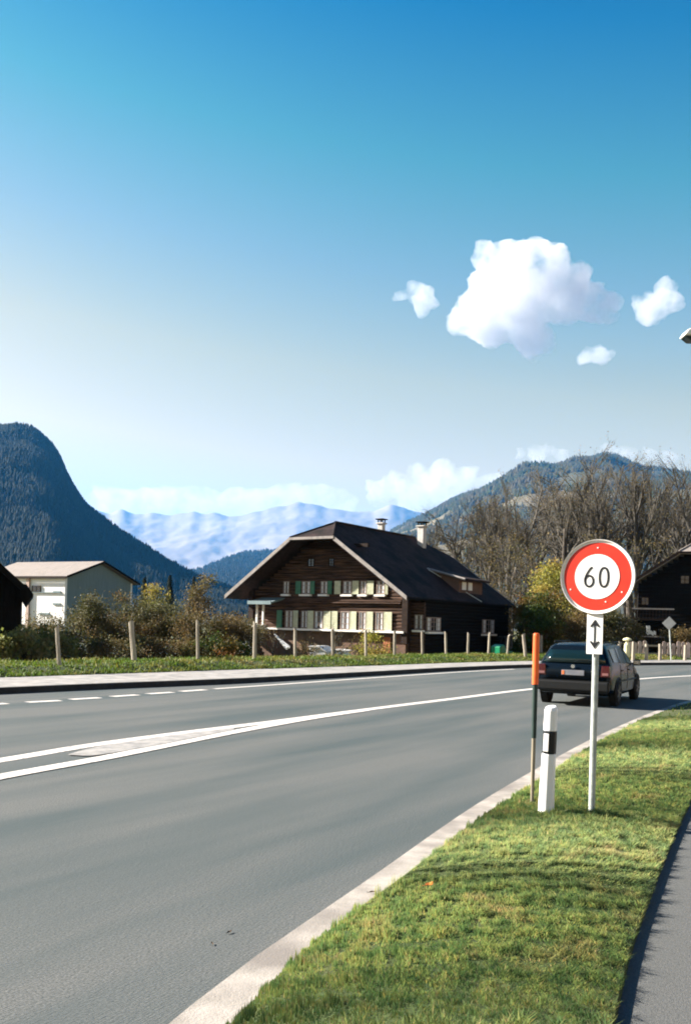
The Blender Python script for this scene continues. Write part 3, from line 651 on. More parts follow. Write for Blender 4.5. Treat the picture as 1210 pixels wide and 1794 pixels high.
def window(H, x0, x1, z0, z1, y=0.0, plane='x', curtain=True, bars=(1, 2), m=None, sill=True):
    """frame > pane, curtain, sill; plane 'x' = front wall (faces -y), 'y' = side wall (faces +x)"""
    def tr(a, d, z): return (a, y-d, z) if plane == 'x' else (y+d, a, z)
    def bx(mb, a0, a1, d0, d1, b0, b1):
        p, q = tr(a0, d0, b0), tr(a1, d1, b1)
        mb.box([(u+v)/2 for u, v in zip(p, q)], [abs(u-v) for u, v in zip(p, q)])
    mb = MB(); t = .045; m = m or M['winframe']
    bx(mb, x0, x0+t, .02, .10, z0, z1); bx(mb, x1-t, x1, .02, .10, z0, z1); bx(mb, x0+t, x1-t, .02, .10, z1-t, z1); bx(mb, x0+t, x1-t, .02, .10, z0, z0+t)
    for k in range(1, bars[0]+1):
        c = x0+(x1-x0)*k/(bars[0]+1); bx(mb, c-.02, c+.02, .065, .092, z0+t, z1-t)
    for k in range(1, bars[1]+1):
        c = z0+(z1-z0)*k/(bars[1]+1); bx(mb, x0+t, x1-t, .068, .088, c-.012, c+.012)
    w = mb.build('window', m, H.e)
    mb = MB(); bx(mb, x0+t, x1-t, .058, .063, z0+t, z1-t); mb.build('pane', M['glass'], w)
    if curtain:
        wd = (x1-x0-2*t)
        for a, b in ((x0+t+.01, x0+t+wd*.30), (x1-t-wd*.30, x1-t-.01)):
            mb = MB(); bx(mb, a, b, .063, .067, z0+t+.02, z1-t); mb.build('curtain', M['curtain'], w)
    if sill:
        mb = MB(); bx(mb, x0-.08, x1+.10, .02, .24, z0-.12, z0-.02); mb.build('sill', M['white'], w)
    return w
def shutter(H, x0, x1, z0, z1, y=0.0, m=None):
    mb = MB(); t = .04; xm = (x0+x1)/2
    mb.box(((x0+x1)/2, y-.115, (z0+z1)/2), (x1-x0, .025, z1-z0))
    for k in range(9):
        z = z0+.06+(z1-z0-.12)*(k+.5)/9; mb.box((xm, y-.131, z), (x1-x0-.08, .012, (z1-z0)/9*.6))
    mb.box((x0+t/2, y-.133, (z0+z1)/2), (t, .016, z1-z0)); mb.box((x1-t/2, y-.133, (z0+z1)/2), (t, .016, z1-z0))
    return mb.build('shutter', m or M['shutter'], H.e)

M['winframe'] = mat('window_frame', (0.30, 0.24, 0.21), (0.40, 0.33, 0.30), scale=6, rough=0.7)
C0 = P(711, 1100, 48.0); C0.z = 0; TH = R(33.5)
rv = Vector((math.cos(TH), -math.sin(TH), 0)); HW = 5.2
H = House(C0 - rv*HW, TH, 'timber_farmhouse', 'dark timber farmhouse with half-hipped roof, cream shutters and two chimneys')
We, ze, sl, hw, ov, RL = 6.05, 3.08, 0.70, 1.45, 1.55, 12.25
rf, zr, zh = roof_set(H, We, ze, sl, hw, ov, RL, 2.3, M['roof'])
lim = lambda z: min(HW, (zr-.30-z)/sl)
mb = MB(); log_rows(mb, lambda z: -lim(z), lambda z: lim(z), 1.22, zr-.6); mb.build('gable_wall', M['logwood'], H.e)
mb = MB(); log_rows(mb, lambda z: -lim(z), lambda z: lim(z), 1.22, zr-.6, y=-11.6); w = mb.build('rear_wall', M['logwood'], H.e); w.scale.y = -1
mb = MB(); log_rows(mb, lambda z: .12, lambda z: 11.5, -.42, 2.9, y=-HW+.16, axis='y'); 
w = mb.build('side_wall', M['logwood'], H.e); w.scale.x = -1
mb = MB(); mb.box((0, .22, .42), (2*HW-.1, .3, 1.66)); mb.box((0, 5.8, .30), (2*HW-.4, 11, 1.5)); mb.build('base_wall', M['stone'], H.e)
# annex under the right eave
mb = MB(); log_rows(mb, lambda z: HW, lambda z: 6.02, -.42, 2.85, y=.45); mb.build('annex_wall', M['logwood'], H.e)
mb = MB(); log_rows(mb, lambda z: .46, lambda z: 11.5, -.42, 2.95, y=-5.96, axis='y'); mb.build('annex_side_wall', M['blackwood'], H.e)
for x in (-HW, HW):
    mb = MB(); mb.box((x, -.02, 2.1), (.34, .36, 2.9), rz=0); mb.build('corner_post', M['darkwood'], H.e)
mb = MB(); mb.box((0, -.10, zh-.4), (5.6, .2, .2)); mb.build('collar_beam', M['darkwood'], H.e)
# moulded beam bands across the gable
for py, hgt, dep in ((1052, .14, .14), (1056, .10, .20)):
    x, z = H.front(620, py); mb = MB(); mb.box((0, -dep/2-.03, z), (2*HW-.5, dep, hgt*.7)); mb.build('string_beam', M['logwood'], H.e)
x, z = H.front(620, 1112); mb = MB(); mb.box((.3, -.16, 1.24), (2*HW-.6, .3, .10)); mb.build('ledge', M['white'], H.e)
# windows: upper row
zu0, zu1 = H.front(600, 1041)[1], H.front(600, 1018)[1]
for a, b, sh in ((498, 508, 'g'), (530, 545, 'g'), (563, 575, 'g'), (602, 617, 'c'), (632, 643, 'c'), (661, 675, 'c')):
    window(H, H.front(a, 1030)[0], H.front(b, 1030)[0], zu0, zu1)
for a, b, m in ((520, 529, 'shutter_shaded'), (546, 553, 'shutter_shaded'), (576, 583, 'shutter_shaded'), (588, 598.5, 'shutter'), (619, 630, 'shutter'), (645, 656, 'shutter'), (676.5, 681, 'shutter')):
    shutter(H, H.front(a, 1030)[0], H.front(b, 1030)[0], zu0, zu1, m=M['shutter' if m == 'shutter' else 'shutter_shaded'])
# lower row
zl0, zl1 = H.front(600, 1103)[1], H.front(600, 1071)[1]
for a, b in ((501, 514), (529, 540), (552, 567), (598, 613), (630, 642), (659, 672)):
    window(H, H.front(a, 1085)[0], H.front(b, 1085)[0], zl0, zl1)
for a, b, m in ((487, 496, 'shutter_shaded'), (515.5, 524, 'shutter'), (541, 551, 'shutter'), (569, 581, 'shutter'), (583, 593, 'shutter'), (615, 626, 'shutter'), (643.5, 655, 'shutter'), (674, 688, 'shutter')):
    shutter(H, H.front(a, 1085)[0], H.front(b, 1085)[0], zl0, zl1, m=M[m])
for a, b in ((540, 552), (577, 586)):                     # small attic windows in the dark gable
    window(H, H.front(a, 985)[0], H.front(b, 985)[0], H.front(560, 993)[1], H.front(560, 978)[1], curtain=False, m=M['darkwood'], sill=False)
window(H, 5.50, 5.98, .95+.45, 2.2, y=.45, bars=(1, 2))
for a, b, y0, y1 in ((744, 768, 1106, 1081), (842, 862, 1110, 1085)):
    s0, s1 = H.side(a, 1095, 5.96)[0], H.side(b, 1095, 5.96)[0]
    window(H, s0, s1, H.side(a, y0, 5.96)[1], H.side(a, y1, 5.96)[1], y=6.0, plane='y', bars=(3, 2))
# cellar door, planks
xa, xb = H.front(671, 1130)[0], H.front(683, 1130)[0]
mb = MB(); mb.box(((xa+xb)/2, .03, .35), (xb-xa, .06, 1.2))
for k in range(4): mb.box((xa+(xb-xa)*(k+.5)/4, -.005, .35), ((xb-xa)/4*.86, .02, 1.16))
mb.build('cellar_door', mat('door_wood', (0.36, 0.15, 0.06), (0.5, 0.22, 0.09), scale=4, stretch=(8, 8, 1), rough=0.7), H.e)
# chimneys
for x, s, zb, zt, w_ in ((.85, 9.35, 6.0, 7.95, .42), (-1.0, 7.4, 6.0, 8.0, .36)):
    mb = MB(); mb.box((x, s, (zb+zt)/2), (w_, w_, zt-zb)); mb.box((x, s, zt+.03), (w_+.16, w_+.16, .08)); ch = mb.build('chimney', M['chimney'], rf); bevel(ch, .015, 1)
    mb = MB()
    for dx in (-1, 1):
        for dy in (-1, 1): mb.box((x+dx*w_*.42, s+dy*w_*.42, zt+.16), (.06, .06, .2))
    mb.box((x, s, zt+.29), (w_+.22, w_+.22, .06)); mb.build('chimney_cap', M['blackwood'], ch)
# shed dormer
mb = MB(); s0, s1 = 5.9, 9.0
mb.slab([(3.35, s0-.2, 5.02), (5.75, s0-.2, 4.42), (5.75, s1+.2, 4.42), (3.35, s1+.2, 5.02)], .12)
dm = mb.build('dormer', M['roof'], rf)
mb = MB(); mb.prism([(3.45, 4.93), (5.3, 4.42), (5.3, 3.60)], 'y', s0, s1); mb.build('dormer_wall', M['stone'], dm)
mb = MB(); a, b = Vector((3.30, s0-.24, 5.0)), Vector((5.78, s0-.24, 4.36)); mb.tube([a, b], .075, 4); mb.build('dormer_verge', M['roofedge'], dm)
for k in (6.5, 7.3):
    mb = MB(); mb.box((5.32, k, 4.02), (.04, .5, .46)); fr = mb.build('dormer_window', M['white'], dm)
mb = MB(); mb.tube([(3.5, s0-.45, 4.93), (We, s0+1.5, ze+.05)], .03, 5); mb.build('snow_cable', M['galv'], rf)
# porch on the left end
x0, z0 = H.front(392, 1094, -1.0); x1, _ = H.front(448, 1094, -1.0)
mb = MB(); mb.box(((x0+x1)/2, -.55, z0-.02), (x1-x0, 1.0, .14)); po = mb.build('porch_deck', M['white'], H.e)
for k in range(5):
    mb = MB(); xx = x0+.1+(x1-x0-.2)*k/4; mb.box((xx, -.95, (z0-.5)/2-.1), (.09, .09, z0+.3)); mb.build('deck_post', M['darkwood'], po)
x2, z2 = H.front(438, 1054, -1.1); x3, _ = H.front(479, 1056, -1.1)
mb = MB(); mb.slab([(x2, -1.3, z2), (x3, -1.3, z2), (x3, .05, z2+.3), (x2, .05, z2+.3)], .10); mb.box(((x2+x3)/2, -1.32, z2-.05), (x3-x2, .05, .20))
mb.build('porch_canopy', M['greyshade'], H.e)
for px in (450, 461):
    xx, _ = H.front(px, 1080, -.9); mb = MB(); mb.box((xx, -.9, (z0+z2)/2), (.10, .10, z2-z0)); mb.build('porch_post', M['white'], H.e)
# cellar steps with a white cheek wall
xs, _ = H.front(415, 1140, -2.0); xe, _ = H.front(443, 1140, -2.0)
mb = MB(); mb.prism([(xs, .95), (xs+.35, .95), (xe, .12), (xe, -.42), (xs, -.42)], 'y', -2.2, -1.95); st = mb.build('stair_cheek', M['plaster'], H.e)
for k in range(5):
    mb = MB(); zz = .78-.22*k; mb.box((xs+.4+(xe-xs-.5)*k/5, -1.4, (zz-.42)/2), (.30, 1.05, zz+.42)); mb.build('step', M['stone'], H.e)
mb = MB(); mb.tube([H.front(414, 1117, -2.1)[0:1]+(-2.1,)+H.front(414, 1117, -2.1)[1:], (H.front(446, 1117, -2.1)[0], -2.1, H.front(446, 1117, -2.1)[1])], .03, 5); mb.build('hand_rail', M['white'], H.e)

# garden things in front of the house
def block(name, pxa, pxb, pyt, Y, d, m, label, cat, slope=0.0):
    a, b = P(pxa, pyt, Y), P(pxb, pyt, Y); t = empty(name, ((a.x+b.x)/2, Y, -.42), -R(20), label, cat); w = (b.x-a.x)*1.05; h = a.z+.42
    mb = MB(); mb.prism([(-w/2, 0), (w/2, 0), (w/2, h-slope), (0, h), (-w/2, h-.02)], 'y', -d/2, d/2); o = mb.build('wall_block', M[m], t); bevel(o, .03, 2)
    mb = MB(); mb.prism([(-w/2-.05, h-.02), (0, h), (w/2+.05, h-slope), (w/2+.05, h-slope+.06), (0, h+.06), (-w/2-.05, h+.05)], 'y', -d/2-.05, d/2+.05); mb.build('coping', M['white'], t); return t
block('garden_wall', 551, 580, 1133, 45.5, 1.4, 'plaster', 'larger white rendered wall block before the farmhouse, left of the second', 'wall', .25)
block('garden_wall', 590, 609, 1139, 45.8, .9, 'plaster', 'smaller white rendered wall block before the farmhouse, beside the bare sapling', 'wall', .05)
pl = empty('leaning_plank', tuple(P(503, 1136, 46)), 0, 'pale plank leaning down to the right below the left shutters of the farmhouse', 'plank')
a, b = P(503, 1136, 46), P(481, 1111, 46.6); mb = MB(); d = b-a; mb.tube([(0, 0, 0), tuple(d)], [.10, .05], 4); mb.tube([tuple(Vector((.1, 0, .05))), tuple(d*.55)], .08, 4); mb.build('board', M['white'], pl)

# white house on the left, its gable coloured as blue-grey shade
WB = House(P(113, 1080, 75), R(27.2), 'white_house', 'white house with a low grey roof and shade-coloured grey gable beyond the orchard')
WB.e.location.z = 0; WB.o.z = 0
GL, LL, zeW, zrW = 8.2, 9.5, 4.95, 6.45
mb = MB(); mb.box((-LL/2, .12, (zeW+.2)/2), (LL, .24, zeW-.1+.0)); mb.build('front_wall', M['plaster'], WB.e)
mb = MB(); mb.prism([(0.25, -.42), (GL, -.42), (GL, zeW-.1), (GL/2, zrW-.15), (0.25, zeW-.1)], 'x', -.02, -.3)
mb.build('gable_wall', M['greyshade'], WB.e)
mb = MB(); mb.box((-LL/2, GL/2, .5), (LL-.6, GL-.5, 1.8)); mb.box((-LL+.1, GL/2, 2.5), (.2, GL-.3, 4.8)); mb.box((-LL/2, GL, 2.4), (LL, .2, 4.8)); mb.build('rear_wall', M['plaster'], WB.e)
mb = MB(); mb.slab([(-LL-.4, -.22, zeW+.02), (.45, -.22, zeW+.02), (.45, GL/2, zrW+.05), (-LL-.4, GL/2, zrW+.05)], .14)
mb.slab([(.45, GL+.55, zeW-.12), (-LL-.4, GL+.55, zeW-.12), (-LL-.4, GL/2, zrW+.05), (.45, GL/2, zrW+.05)], .14); rw = mb.build('roof', M['fibre'], WB.e)
for ya, yb, za, zb in ((-.24, GL/2, zeW-.02, zrW-.02), (GL+.57, GL/2, zeW-.18, zrW-.02)):
    mb = MB(); mb.tube([(.48, ya, za), (.48, yb, zb)], .09, 4); mb.build('bargeboard', M['blackwood'], rw)
mb = MB(); mb.box((-LL/2, -.26, zeW-.10), (LL+.8, .08, .16)); mb.build('rain_gutter', M['darkwood'], rw)
def wbx(px): return WB.front(px, 1050)[0]
def wbz(px, py): return WB.front(px, py)[1]
window(WB, wbx(57), wbx(72), wbz(60, 1037), wbz(60, 1026), bars=(1, 0), curtain=False, m=M['darkwood'], sill=False)
for a, b, y in ((94, 107, 1037), (94, 107, 1058), (70, 88, 1075)):
    mb = MB(); mb.box(((wbx(a)+wbx(b))/2, -.04, wbz(a, y)), (wbx(b)-wbx(a), .08, .14)); mb.build('ledge', M['greyshade'], WB.e)
mb = MB(); mb.box(((wbx(20)+wbx(108))/2, -.06, wbz(70, 1038)), (wbx(108)-wbx(20), .10, .06)); mb.build('string_course', M['greyshade'], WB.e)
mb = MB(); mb.box((wbx(51), -.10, 2.3), (.32, .16, 5.0)); mb.build('downpipe_pilaster', mat('pink_plaster', (.55, .45, .40), rough=.9), WB.e)
mb = MB(); mb.box(((wbx(38)+wbx(107))/2, -.05, wbz(80, 1097)), (wbx(107)-wbx(30), .16, .18)); mb.build('plinth_band', M['darkwood'], WB.e)

# black barn at the left edge
bo = P(36, 1100, 36); bo.z = 0
BN = House(bo, R(-19), 'dark_barn', 'black weathered timber barn cut off by the left edge'); BN.e['category'] = 'barn'
mb = MB(); bw = 6.0
def b_top(x): return 2.85 + (-x)*0.88
for k in range(30):                               # vertical boards, each with its own width and set
    xa = -bw*(k+1)/30; xb = -bw*k/30; j = rnd.uniform(0, .02)
    mb.prism([(xa+.008, -.42), (xb-.008, -.42), (xb-.008, b_top(xb)-.05), (xa+.008, b_top(xa)-.05)], 'y', -j-.03, .02)
mb.prism([(-bw, -.42), (-.02, -.42), (-.02, 2.8), (-bw, b_top(-bw)-.1)], 'y', .02, .10)
mb.build('front_wall', M['blackwood'], BN.e)
mb = MB(); mb.box((-.1, 2.6, 1.15), (.16, 5, 3.1)); mb.box((-bw, 2.6, 2.4), (.16, 5, 5.6)); mb.box((-bw/2, 5.1, 1.2), (bw, .16, 3.2)); mb.build('side_wall', M['blackwood'], BN.e)
mb = MB(); mb.slab([(.40, -1.0, 2.52), (.40, 6, 2.52), (-bw-.5, 6, 2.40+(bw+1.25)*.88), (-bw-.5, -1.0, 2.40+(bw+1.25)*.88)], .22)
rb = mb.build('roof', M['blackwood'], BN.e)
mb = MB(); mb.prism([(.46, 2.42), (.16, 1.95), (.0, 2.2), (.0, 2.8), (.2, 2.8)], 'y', -1.02, 6.0); mb.build('eave_box', M['blackwood'], rb)

# farmhouse at the right edge
ro = P(1236, 1100, 64); ro.z = 0
RH = House(ro, R(17), 'dark_gabled_house', 'dark gabled timber house with balconies behind the sign, at the right edge')
rr, zr2, zh2 = roof_set(RH, 5.35, 5.0, .68, 2.0, 1.2, 12, 2.6, M['fibre'], edge=M['darkwood'])
lim2 = lambda z: min(4.6, (zr2-.3-z)/.68)
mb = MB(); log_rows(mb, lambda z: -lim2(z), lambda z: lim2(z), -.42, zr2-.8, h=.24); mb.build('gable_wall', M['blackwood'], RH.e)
mb = MB(); mb.box((-4.5, 5.6, 2.1), (.2, 11, 5.0)); mb.box((4.5, 5.6, 2.1), (.2, 11, 5.0)); mb.build('side_wall', M['blackwood'], RH.e)
for zf, xa, xb in ((None, 1106, 1180), (None, 1098, 1215)):
    py = 1066 if xa == 1106 else 1114
    x0, z0 = RH.front(xa, py, -1.1); x1, _ = RH.front(xb, py, -1.1); x1 = min(x1, 4.4)
    mb = MB(); mb.box(((x0+x1)/2, -.55, z0-.75), (x1-x0, 1.1, .12)); bal = mb.build('balcony_floor', M['darkwood'], RH.e)
    mb = MB(); mb.box(((x0+x1)/2, -1.1, z0), (x1-x0, .09, .10)); mb.build('balcony_rail', M['roofedge'], bal)
    mb = MB()
    for k in range(int((x1-x0)/.22)): mb.box((x0+.1+k*.22, -1.08, z0-.38), (.09, .03, .66))
    mb.build('balusters', M['darkwood'], bal)['kind'] = 'stuff'
for a, b, y0, y1 in ((1190, 1206, 1023, 1008), (1123, 1136, 1060, 1046)):
    window(RH, RH.front(a, 1040)[0], RH.front(b, 1040)[0], RH.front(a, y0)[1], RH.front(a, y1)[1], curtain=False, bars=(1, 1), m=M['darkwood'], sill=False)
for a, b, y0, y1, m in ((1131, 1138, 1110, 1096, 'plaster'), (1138, 1148, 1111, 1105, 'plaster'), (1117, 1125, 1110, 1092, 'leaf_green')):
    x0, z0 = RH.front(a, y0, -1.25); x1, z1 = RH.front(b, y1, -1.25)
    t = empty('balcony_laundry' if m == 'plaster' else 'potted_plant', tuple(RH.o + RH.r*((x0+x1)/2) + RH.v*-1.0 + Vector((0, 0, z0-.65))), -R(10),
              {1131: 'tall white cloth hanging on the lower balcony of the right house', 1138: 'low white cloth bundle on the lower balcony rail of the right house', 1117: 'green potted plant on the lower balcony of the right house'}[a], 'laundry' if m == 'plaster' else 'plant')
    mb = MB(); hh = z1-z0; ww = x1-x0
    if m == 'plaster':
        for k in range(5): mb.box((-ww/2+ww*(k+.5)/5, -.02-.03*(k % 2), .65+hh/2-.05*(k % 3)), (ww/5+.02, .07, hh))
        mb.build('cloth', M['plaster'], t)
    else:
        mb.lathe([(.12, 0), (.17, .3)], n=10); mb.build('pot', M['stone'], t); mb = MB()
        for k in range(240):
            p = Vector((rnd.gauss(0, .16), rnd.gauss(0, .12), .75+rnd.gauss(0, .25))); u = Vector((rnd.gauss(0, 1), rnd.gauss(0, 1), rnd.gauss(0, 1))).normalized()*.09; v = u.cross(Vector((.3, .5, .8))).normalized()*.05
            mb.add([p-u, p+v, p+u, p-v], [(0, 1, 2, 3)])
        mb.c = np.ones((len(mb.v), 4)); mb.build('leaves', M['leaf_green'], t, recalc=False)

# ------------------------------------------------------------------ fence posts
zb = 0.30
posts = [ # px at foot, foot y, px at top, top y, label
 (104, 1166, 100, 1098, 'leftmost weathered fence post, below the corner of the white house'),
 (236, 1160, 230, 1090, 'thick pale fence post before the orchard, leaning left'),
 (347, 1157, 346, 1088, 'thin grey fence post before the brown-leaved tree'),
 (446, 1156, 447, 1091, 'pale fence post before the white stair cheek of the farmhouse'),
 (517, 1153, 517, 1101, 'fence post below the left lit shutter of the farmhouse'),
 (583, 1152, 582, 1101, 'fence post standing right at the bare sapling'),
 (641, 1151, 640.5, 1103, 'grey fence post with the yellowish bush behind it'),
 (691, 1150, 691, 1105, 'fence post before the right corner of the farmhouse gable'),
 (739.5, 1149, 739, 1107, 'first fence post before the dark side wall, below the curtained window'),
 (781, 1148.5, 780, 1108, 'fence post before the middle of the dark side wall, right of the curtained window'),
 (819, 1148, 820, 1109, 'fence post before the dark side wall, second left of the green mower'),
 (855, 1147, 857, 1109, 'fence post below the far window of the side wall'),
 (888, 1147, 891, 1113, 'fence post right beside the green mower'),
 (920, 1150, 916, 1111, 'whitest fence post, wider at the top, left of the orange stake')]
for i, (x0, y0, x1, y1, lab) in enumerate(posts):
    a = G(x0, y0, zb); b = P(x1, y1, a.y); d = b-a
    r = {0: .056, 1: .078, 3: .066, 13: .085}.get(i, .056)
    mb = MB(); n = 8; lv = []
    for t in (-.15, 0, .3, .6, .9, 1.0):
        c = d*t; lv.append([(c.x+(r*(1.05-.12*max(0, t)))*math.cos(2*math.pi*j/n)*rnd.uniform(.88, 1.08), r*(1.05-.12*t)*math.sin(2*math.pi*j/n), c.z + (0.05*math.cos(2*math.pi*j/n+i) if t == 1 else 0)) for j in range(n)])
    mb.v = [p for l in lv for p in l]
    for k in range(len(lv)-1):
        for j in range(n): mb.f.append((k*n+j, k*n+(j+1) % n, (k+1)*n+(j+1) % n, (k+1)*n+j)); mb.m.append(0)
    mb.f.append(tuple(range(len(mb.v)-n, len(mb.v)))); mb.m.append(0)
    o = mb.build('fence_post', M['post']); o.location = (a.x, a.y, zb); tag(o, lab, 'fence post', 'wooden fence posts on the grass bank')
rposts = [(946.5, 1147, 1113, 'slim pale post right of the orange stake, above the car'), (1083, 1156, 1124, 'left post of the pair flanking the pale garden lantern'), (1108, 1156, 1124, 'right post of the pair flanking the pale garden lantern'),
          (1131, 1156, 1128, 'grey post between the garden lantern and the pink boards'), (1155, 1156, 1128, 'grey post just left of the diamond sign'), (1199, 1156, 1130, 'post amid the pink boards at the right edge')]
for x, y0, y1, lab in rposts:
    a = G(x, y0, .14); b = P(x, y1, a.y); mb = MB(); mb.tube([(0, 0, -.1), (0, 0, (b.z-a.z)*.6), (rnd.uniform(-.03, .03), 0, b.z-a.z)], [.10, .09, .085], 7)
    o = mb.build('fence_post', M['post']); o.location = a; tag(o, lab, 'fence post', 'posts behind the far bend')
# board fence right
t = G(1150, 1156, .14); tf = empty('board_fence', t, 0, 'low fence of pinkish upright boards behind the far bend', 'fence')
M['boards'] = mat('pink_boards', (.46, .38, .35), (.58, .50, .46), scale=3, rough=.9, rand=.2)
fa = G(1118, 1154, .14)
for k in range(34):
    p = Vector((fa.x+.27*k, fa.y+1.5, .14)) - t
    if 3 < k < 7: continue
    h = .95+rnd.uniform(-.1, .08); mb = MB(); mb.prism([(-.10, -.3), (.10, -.3), (.10, h-.05), (0, h), (-.10, h-.05)], 'y', -.015, .015); o = mb.build('board', M['boards'], tf); o.location = p; o.rotation_euler = (0, rnd.uniform(-.03, .03), 0)
mb = MB()
for z in (.25, .7): mb.box(((fa.x-t.x)+4.5, fa.y-t.y+1.54, z), (9.3, .04, .09))
mb.build('rail', M['post'], tf)
# pale garden lantern with a cap
a = G(1097, 1155, .14); gl = empty('garden_lantern', a, 0, 'pale stone garden lantern with a wide cap between two posts', 'lantern')
mb = MB(); mb.lathe([(.12, 0), (.17, .15), (.15, .75), (.10, .85)], n=12); mb.build('pedestal', M['reed'] if False else mat('pale_stone', (.62, .60, .42), (.7, .68, .5), rough=.9), gl)
mb = MB(); mb.lathe([(.08, .84), (.09, .98), (.24, 1.0), (.20, 1.08), (.05, 1.14)], n=12); mb.build('cap', bpy.data.materials['pale_stone'], gl)
# road sign seen from behind
a = G(1175, 1157, .12); b = P(1171, 1092, a.y)
ds = empty('diamond_sign', a, R(-6), 'grey back of a diamond road sign on a thin post by the far bend', 'road sign')
hz = b.z-a.z
mb = MB(); mb.tube([(0, 0, -.1), (b.x-a.x, 0, hz+.2)], .035, 8); mb.build('pole', M['galv'], ds)
mb = MB(); q = .36; mb.prism([(b.x-a.x-q, hz), (b.x-a.x, hz-q), (b.x-a.x+q, hz), (b.x-a.x, hz+q)], 'y', -.055, -.045); pn = mb.build('panel', mat('pale_sign_back', (.62, .61, .60), (.70, .69, .68), rough=.5), ds)
# green mower
a = G(880, 1147, .30); a = Vector((a.x*1.06, a.y*1.06, -.42))
gm = empty('garden_mower', a, R(50), 'small green garden mower with a white wheel at the end of the farmhouse', 'mower')
M['green'] = mat('green_paint', (.01, .26, .12), rough=.35)
mb = MB(); mb.prism([(-.75, .35), (-.75, .8), (-.35, .88), (0, .62), (.55, .62), (.75, .5), (.7, .35)], 'y', -.28, .28); o = mb.build('hood', M['green'], gm); bevel(o, .04, 2)
mb = MB(); mb.box((.35, 0, .75), (.4, .42, .10)); mb.box((.58, 0, .98), (.08, .42, .42), ry=.15); mb.build('seat', M['carblack'], gm)
mb = MB(); mb.tube([(-.3, 0, .85), (-.1, 0, 1.15)], .02, 6); mb.lathe([(.15, 1.15), (.16, 1.17), (.15, 1.19)], (-.08, 0, 0), 12); mb.build('steering_wheel', M['carblack'], gm)
for x, y, r, m in ((-.5, -.36, .20, 'white'), (-.5, .36, .20, 'white'), (.5, -.38, .27, 'white'), (.5, .38, .27, 'white')):
    mb = MB(); mb.lathe([(r*.6, -.07), (r, -.06), (r, .06), (r*.6, .07)], (x, y, r), 16, 'y'); w = mb.build('wheel', M['tyre'], gm)
    mb = MB(); mb.lathe([(r*.62, -.085), (r*.3, -.09), (r*.3, .09), (r*.62, .085)], (x, y, r), 14, 'y'); mb.build('rim', M[m], w)
gm.scale = (1.0, 1.0, 1.35)

# street lamp reaching in from the right
lp = P(1203, 590, 15.5); px_ = P(1275, 590, 15.5)
sl_ = empty('street_lamp', (px_.x, 15.5, -.05), 0, 'grey street lamp whose white-topped head reaches in at the right edge', 'street lamp')
L0 = Vector((lp.x-px_.x, 0, lp.z+.05))
mb = MB(); mb.tube([(0, 0, -.2), (0, 0, L0.z-.4), (-.06, 0, L0.z-.12), (-.2, 0, L0.z-.02), (L0.x+.35, 0, L0.z)], [.085, .055, .05, .045, .035], 12); mb.build('pole', M['galv'], sl_, smooth=True)
mb = MB(); mb.prism([(L0.x-.10, L0.z-.01), (L0.x-.04, L0.z+.09), (L0.x+.1, L0.z+.14), (L0.x+.5, L0.z+.08), (L0.x+.55, L0.z-.01)], 'y', -.14, .14); h = mb.build('lamp_head', M['signwhite'], sl_); bevel(h, .03, 3)
mb = MB(); mb.prism([(L0.x-.08, L0.z-.015), (L0.x+.42, L0.z-.015), (L0.x+.32, L0.z-.09), (L0.x+.02, L0.z-.09)], 'y', -.11, .11); h2 = mb.build('lamp_lens', M['carglass'], h); bevel(h2, .02, 2)

# ------------------------------------------------------------------ trees
def rv3(rg): return Vector((rg.gauss(0, 1), rg.gauss(0, 1), rg.gauss(0, 1))).normalized()
def grow(rg, out, p, d, L, r, lev, conf, tips):
    steps = 4 if lev < 2 else 3 if lev < 3 else 2
    pts = [p]; rad = [r]; q = p.copy(); dd = d.copy()
    for i in range(steps):
        dd = (dd + rv3(rg)*conf['wob'] + Vector((0, 0, conf['up']))*(.5 if lev else .2)).normalized()
        q = q + dd*(L/steps); pts.append(q.copy()); rad.append(r*(1-(i+1)/steps*(.55 if lev < 3 else .7)))
    out[0 if lev == 0 else 1].tube(pts, rad, (7, 5, 4, 3, 3)[min(lev, 4)], cap=False)
    if lev >= conf['levels']:
        tips.append(q); tips.append(pts[1]); return
    n = conf['kids'][lev]
    for k in range(n):
        t = conf['start'][lev] + (1-conf['start'][lev])*(k+rg.random()*.8)/n
        f = t*steps; i = min(int(f), steps-1); b = pts[i].lerp(pts[i+1], f-i)
        ax = (pts[i+1]-pts[i]).normalized(); s = ax.cross(rv3(rg)).normalized()
        ang = R(rg.uniform(*conf['ang'])); nd = (ax*math.cos(ang)+s*math.sin(ang)).normalized()
        grow(rg, out, b, nd, L*conf['len'][lev]*rg.uniform(.7, 1.15)*(1.15-.45*t), rad[i]*(.62 if lev else .5)*rg.uniform(.8, 1.05), lev+1, conf, tips)
def foliage(rg, centers, n, spread, size, flat=0.7):
    mb = MB(); cols = []
    for k in range(n):
        c = centers[rg.randrange(len(centers))]; p = c + Vector((rg.gauss(0, spread), rg.gauss(0, spread), rg.gauss(0, spread*flat)))
        u = rv3(rg); v = u.cross(rv3(rg)).normalized(); s = size*rg.uniform(.6, 1.3)
        mb.add([p-u*s, p-v*s*.55+u*s*.1, p+u*s, p+v*s*.55+u*s*.1], [(0, 1, 2, 3)])
        b = rg.uniform(.65, 1.3); cols += [(b*rg.uniform(.9, 1.1), b, b*.95, 1)]*4
    mb.c = cols; return mb
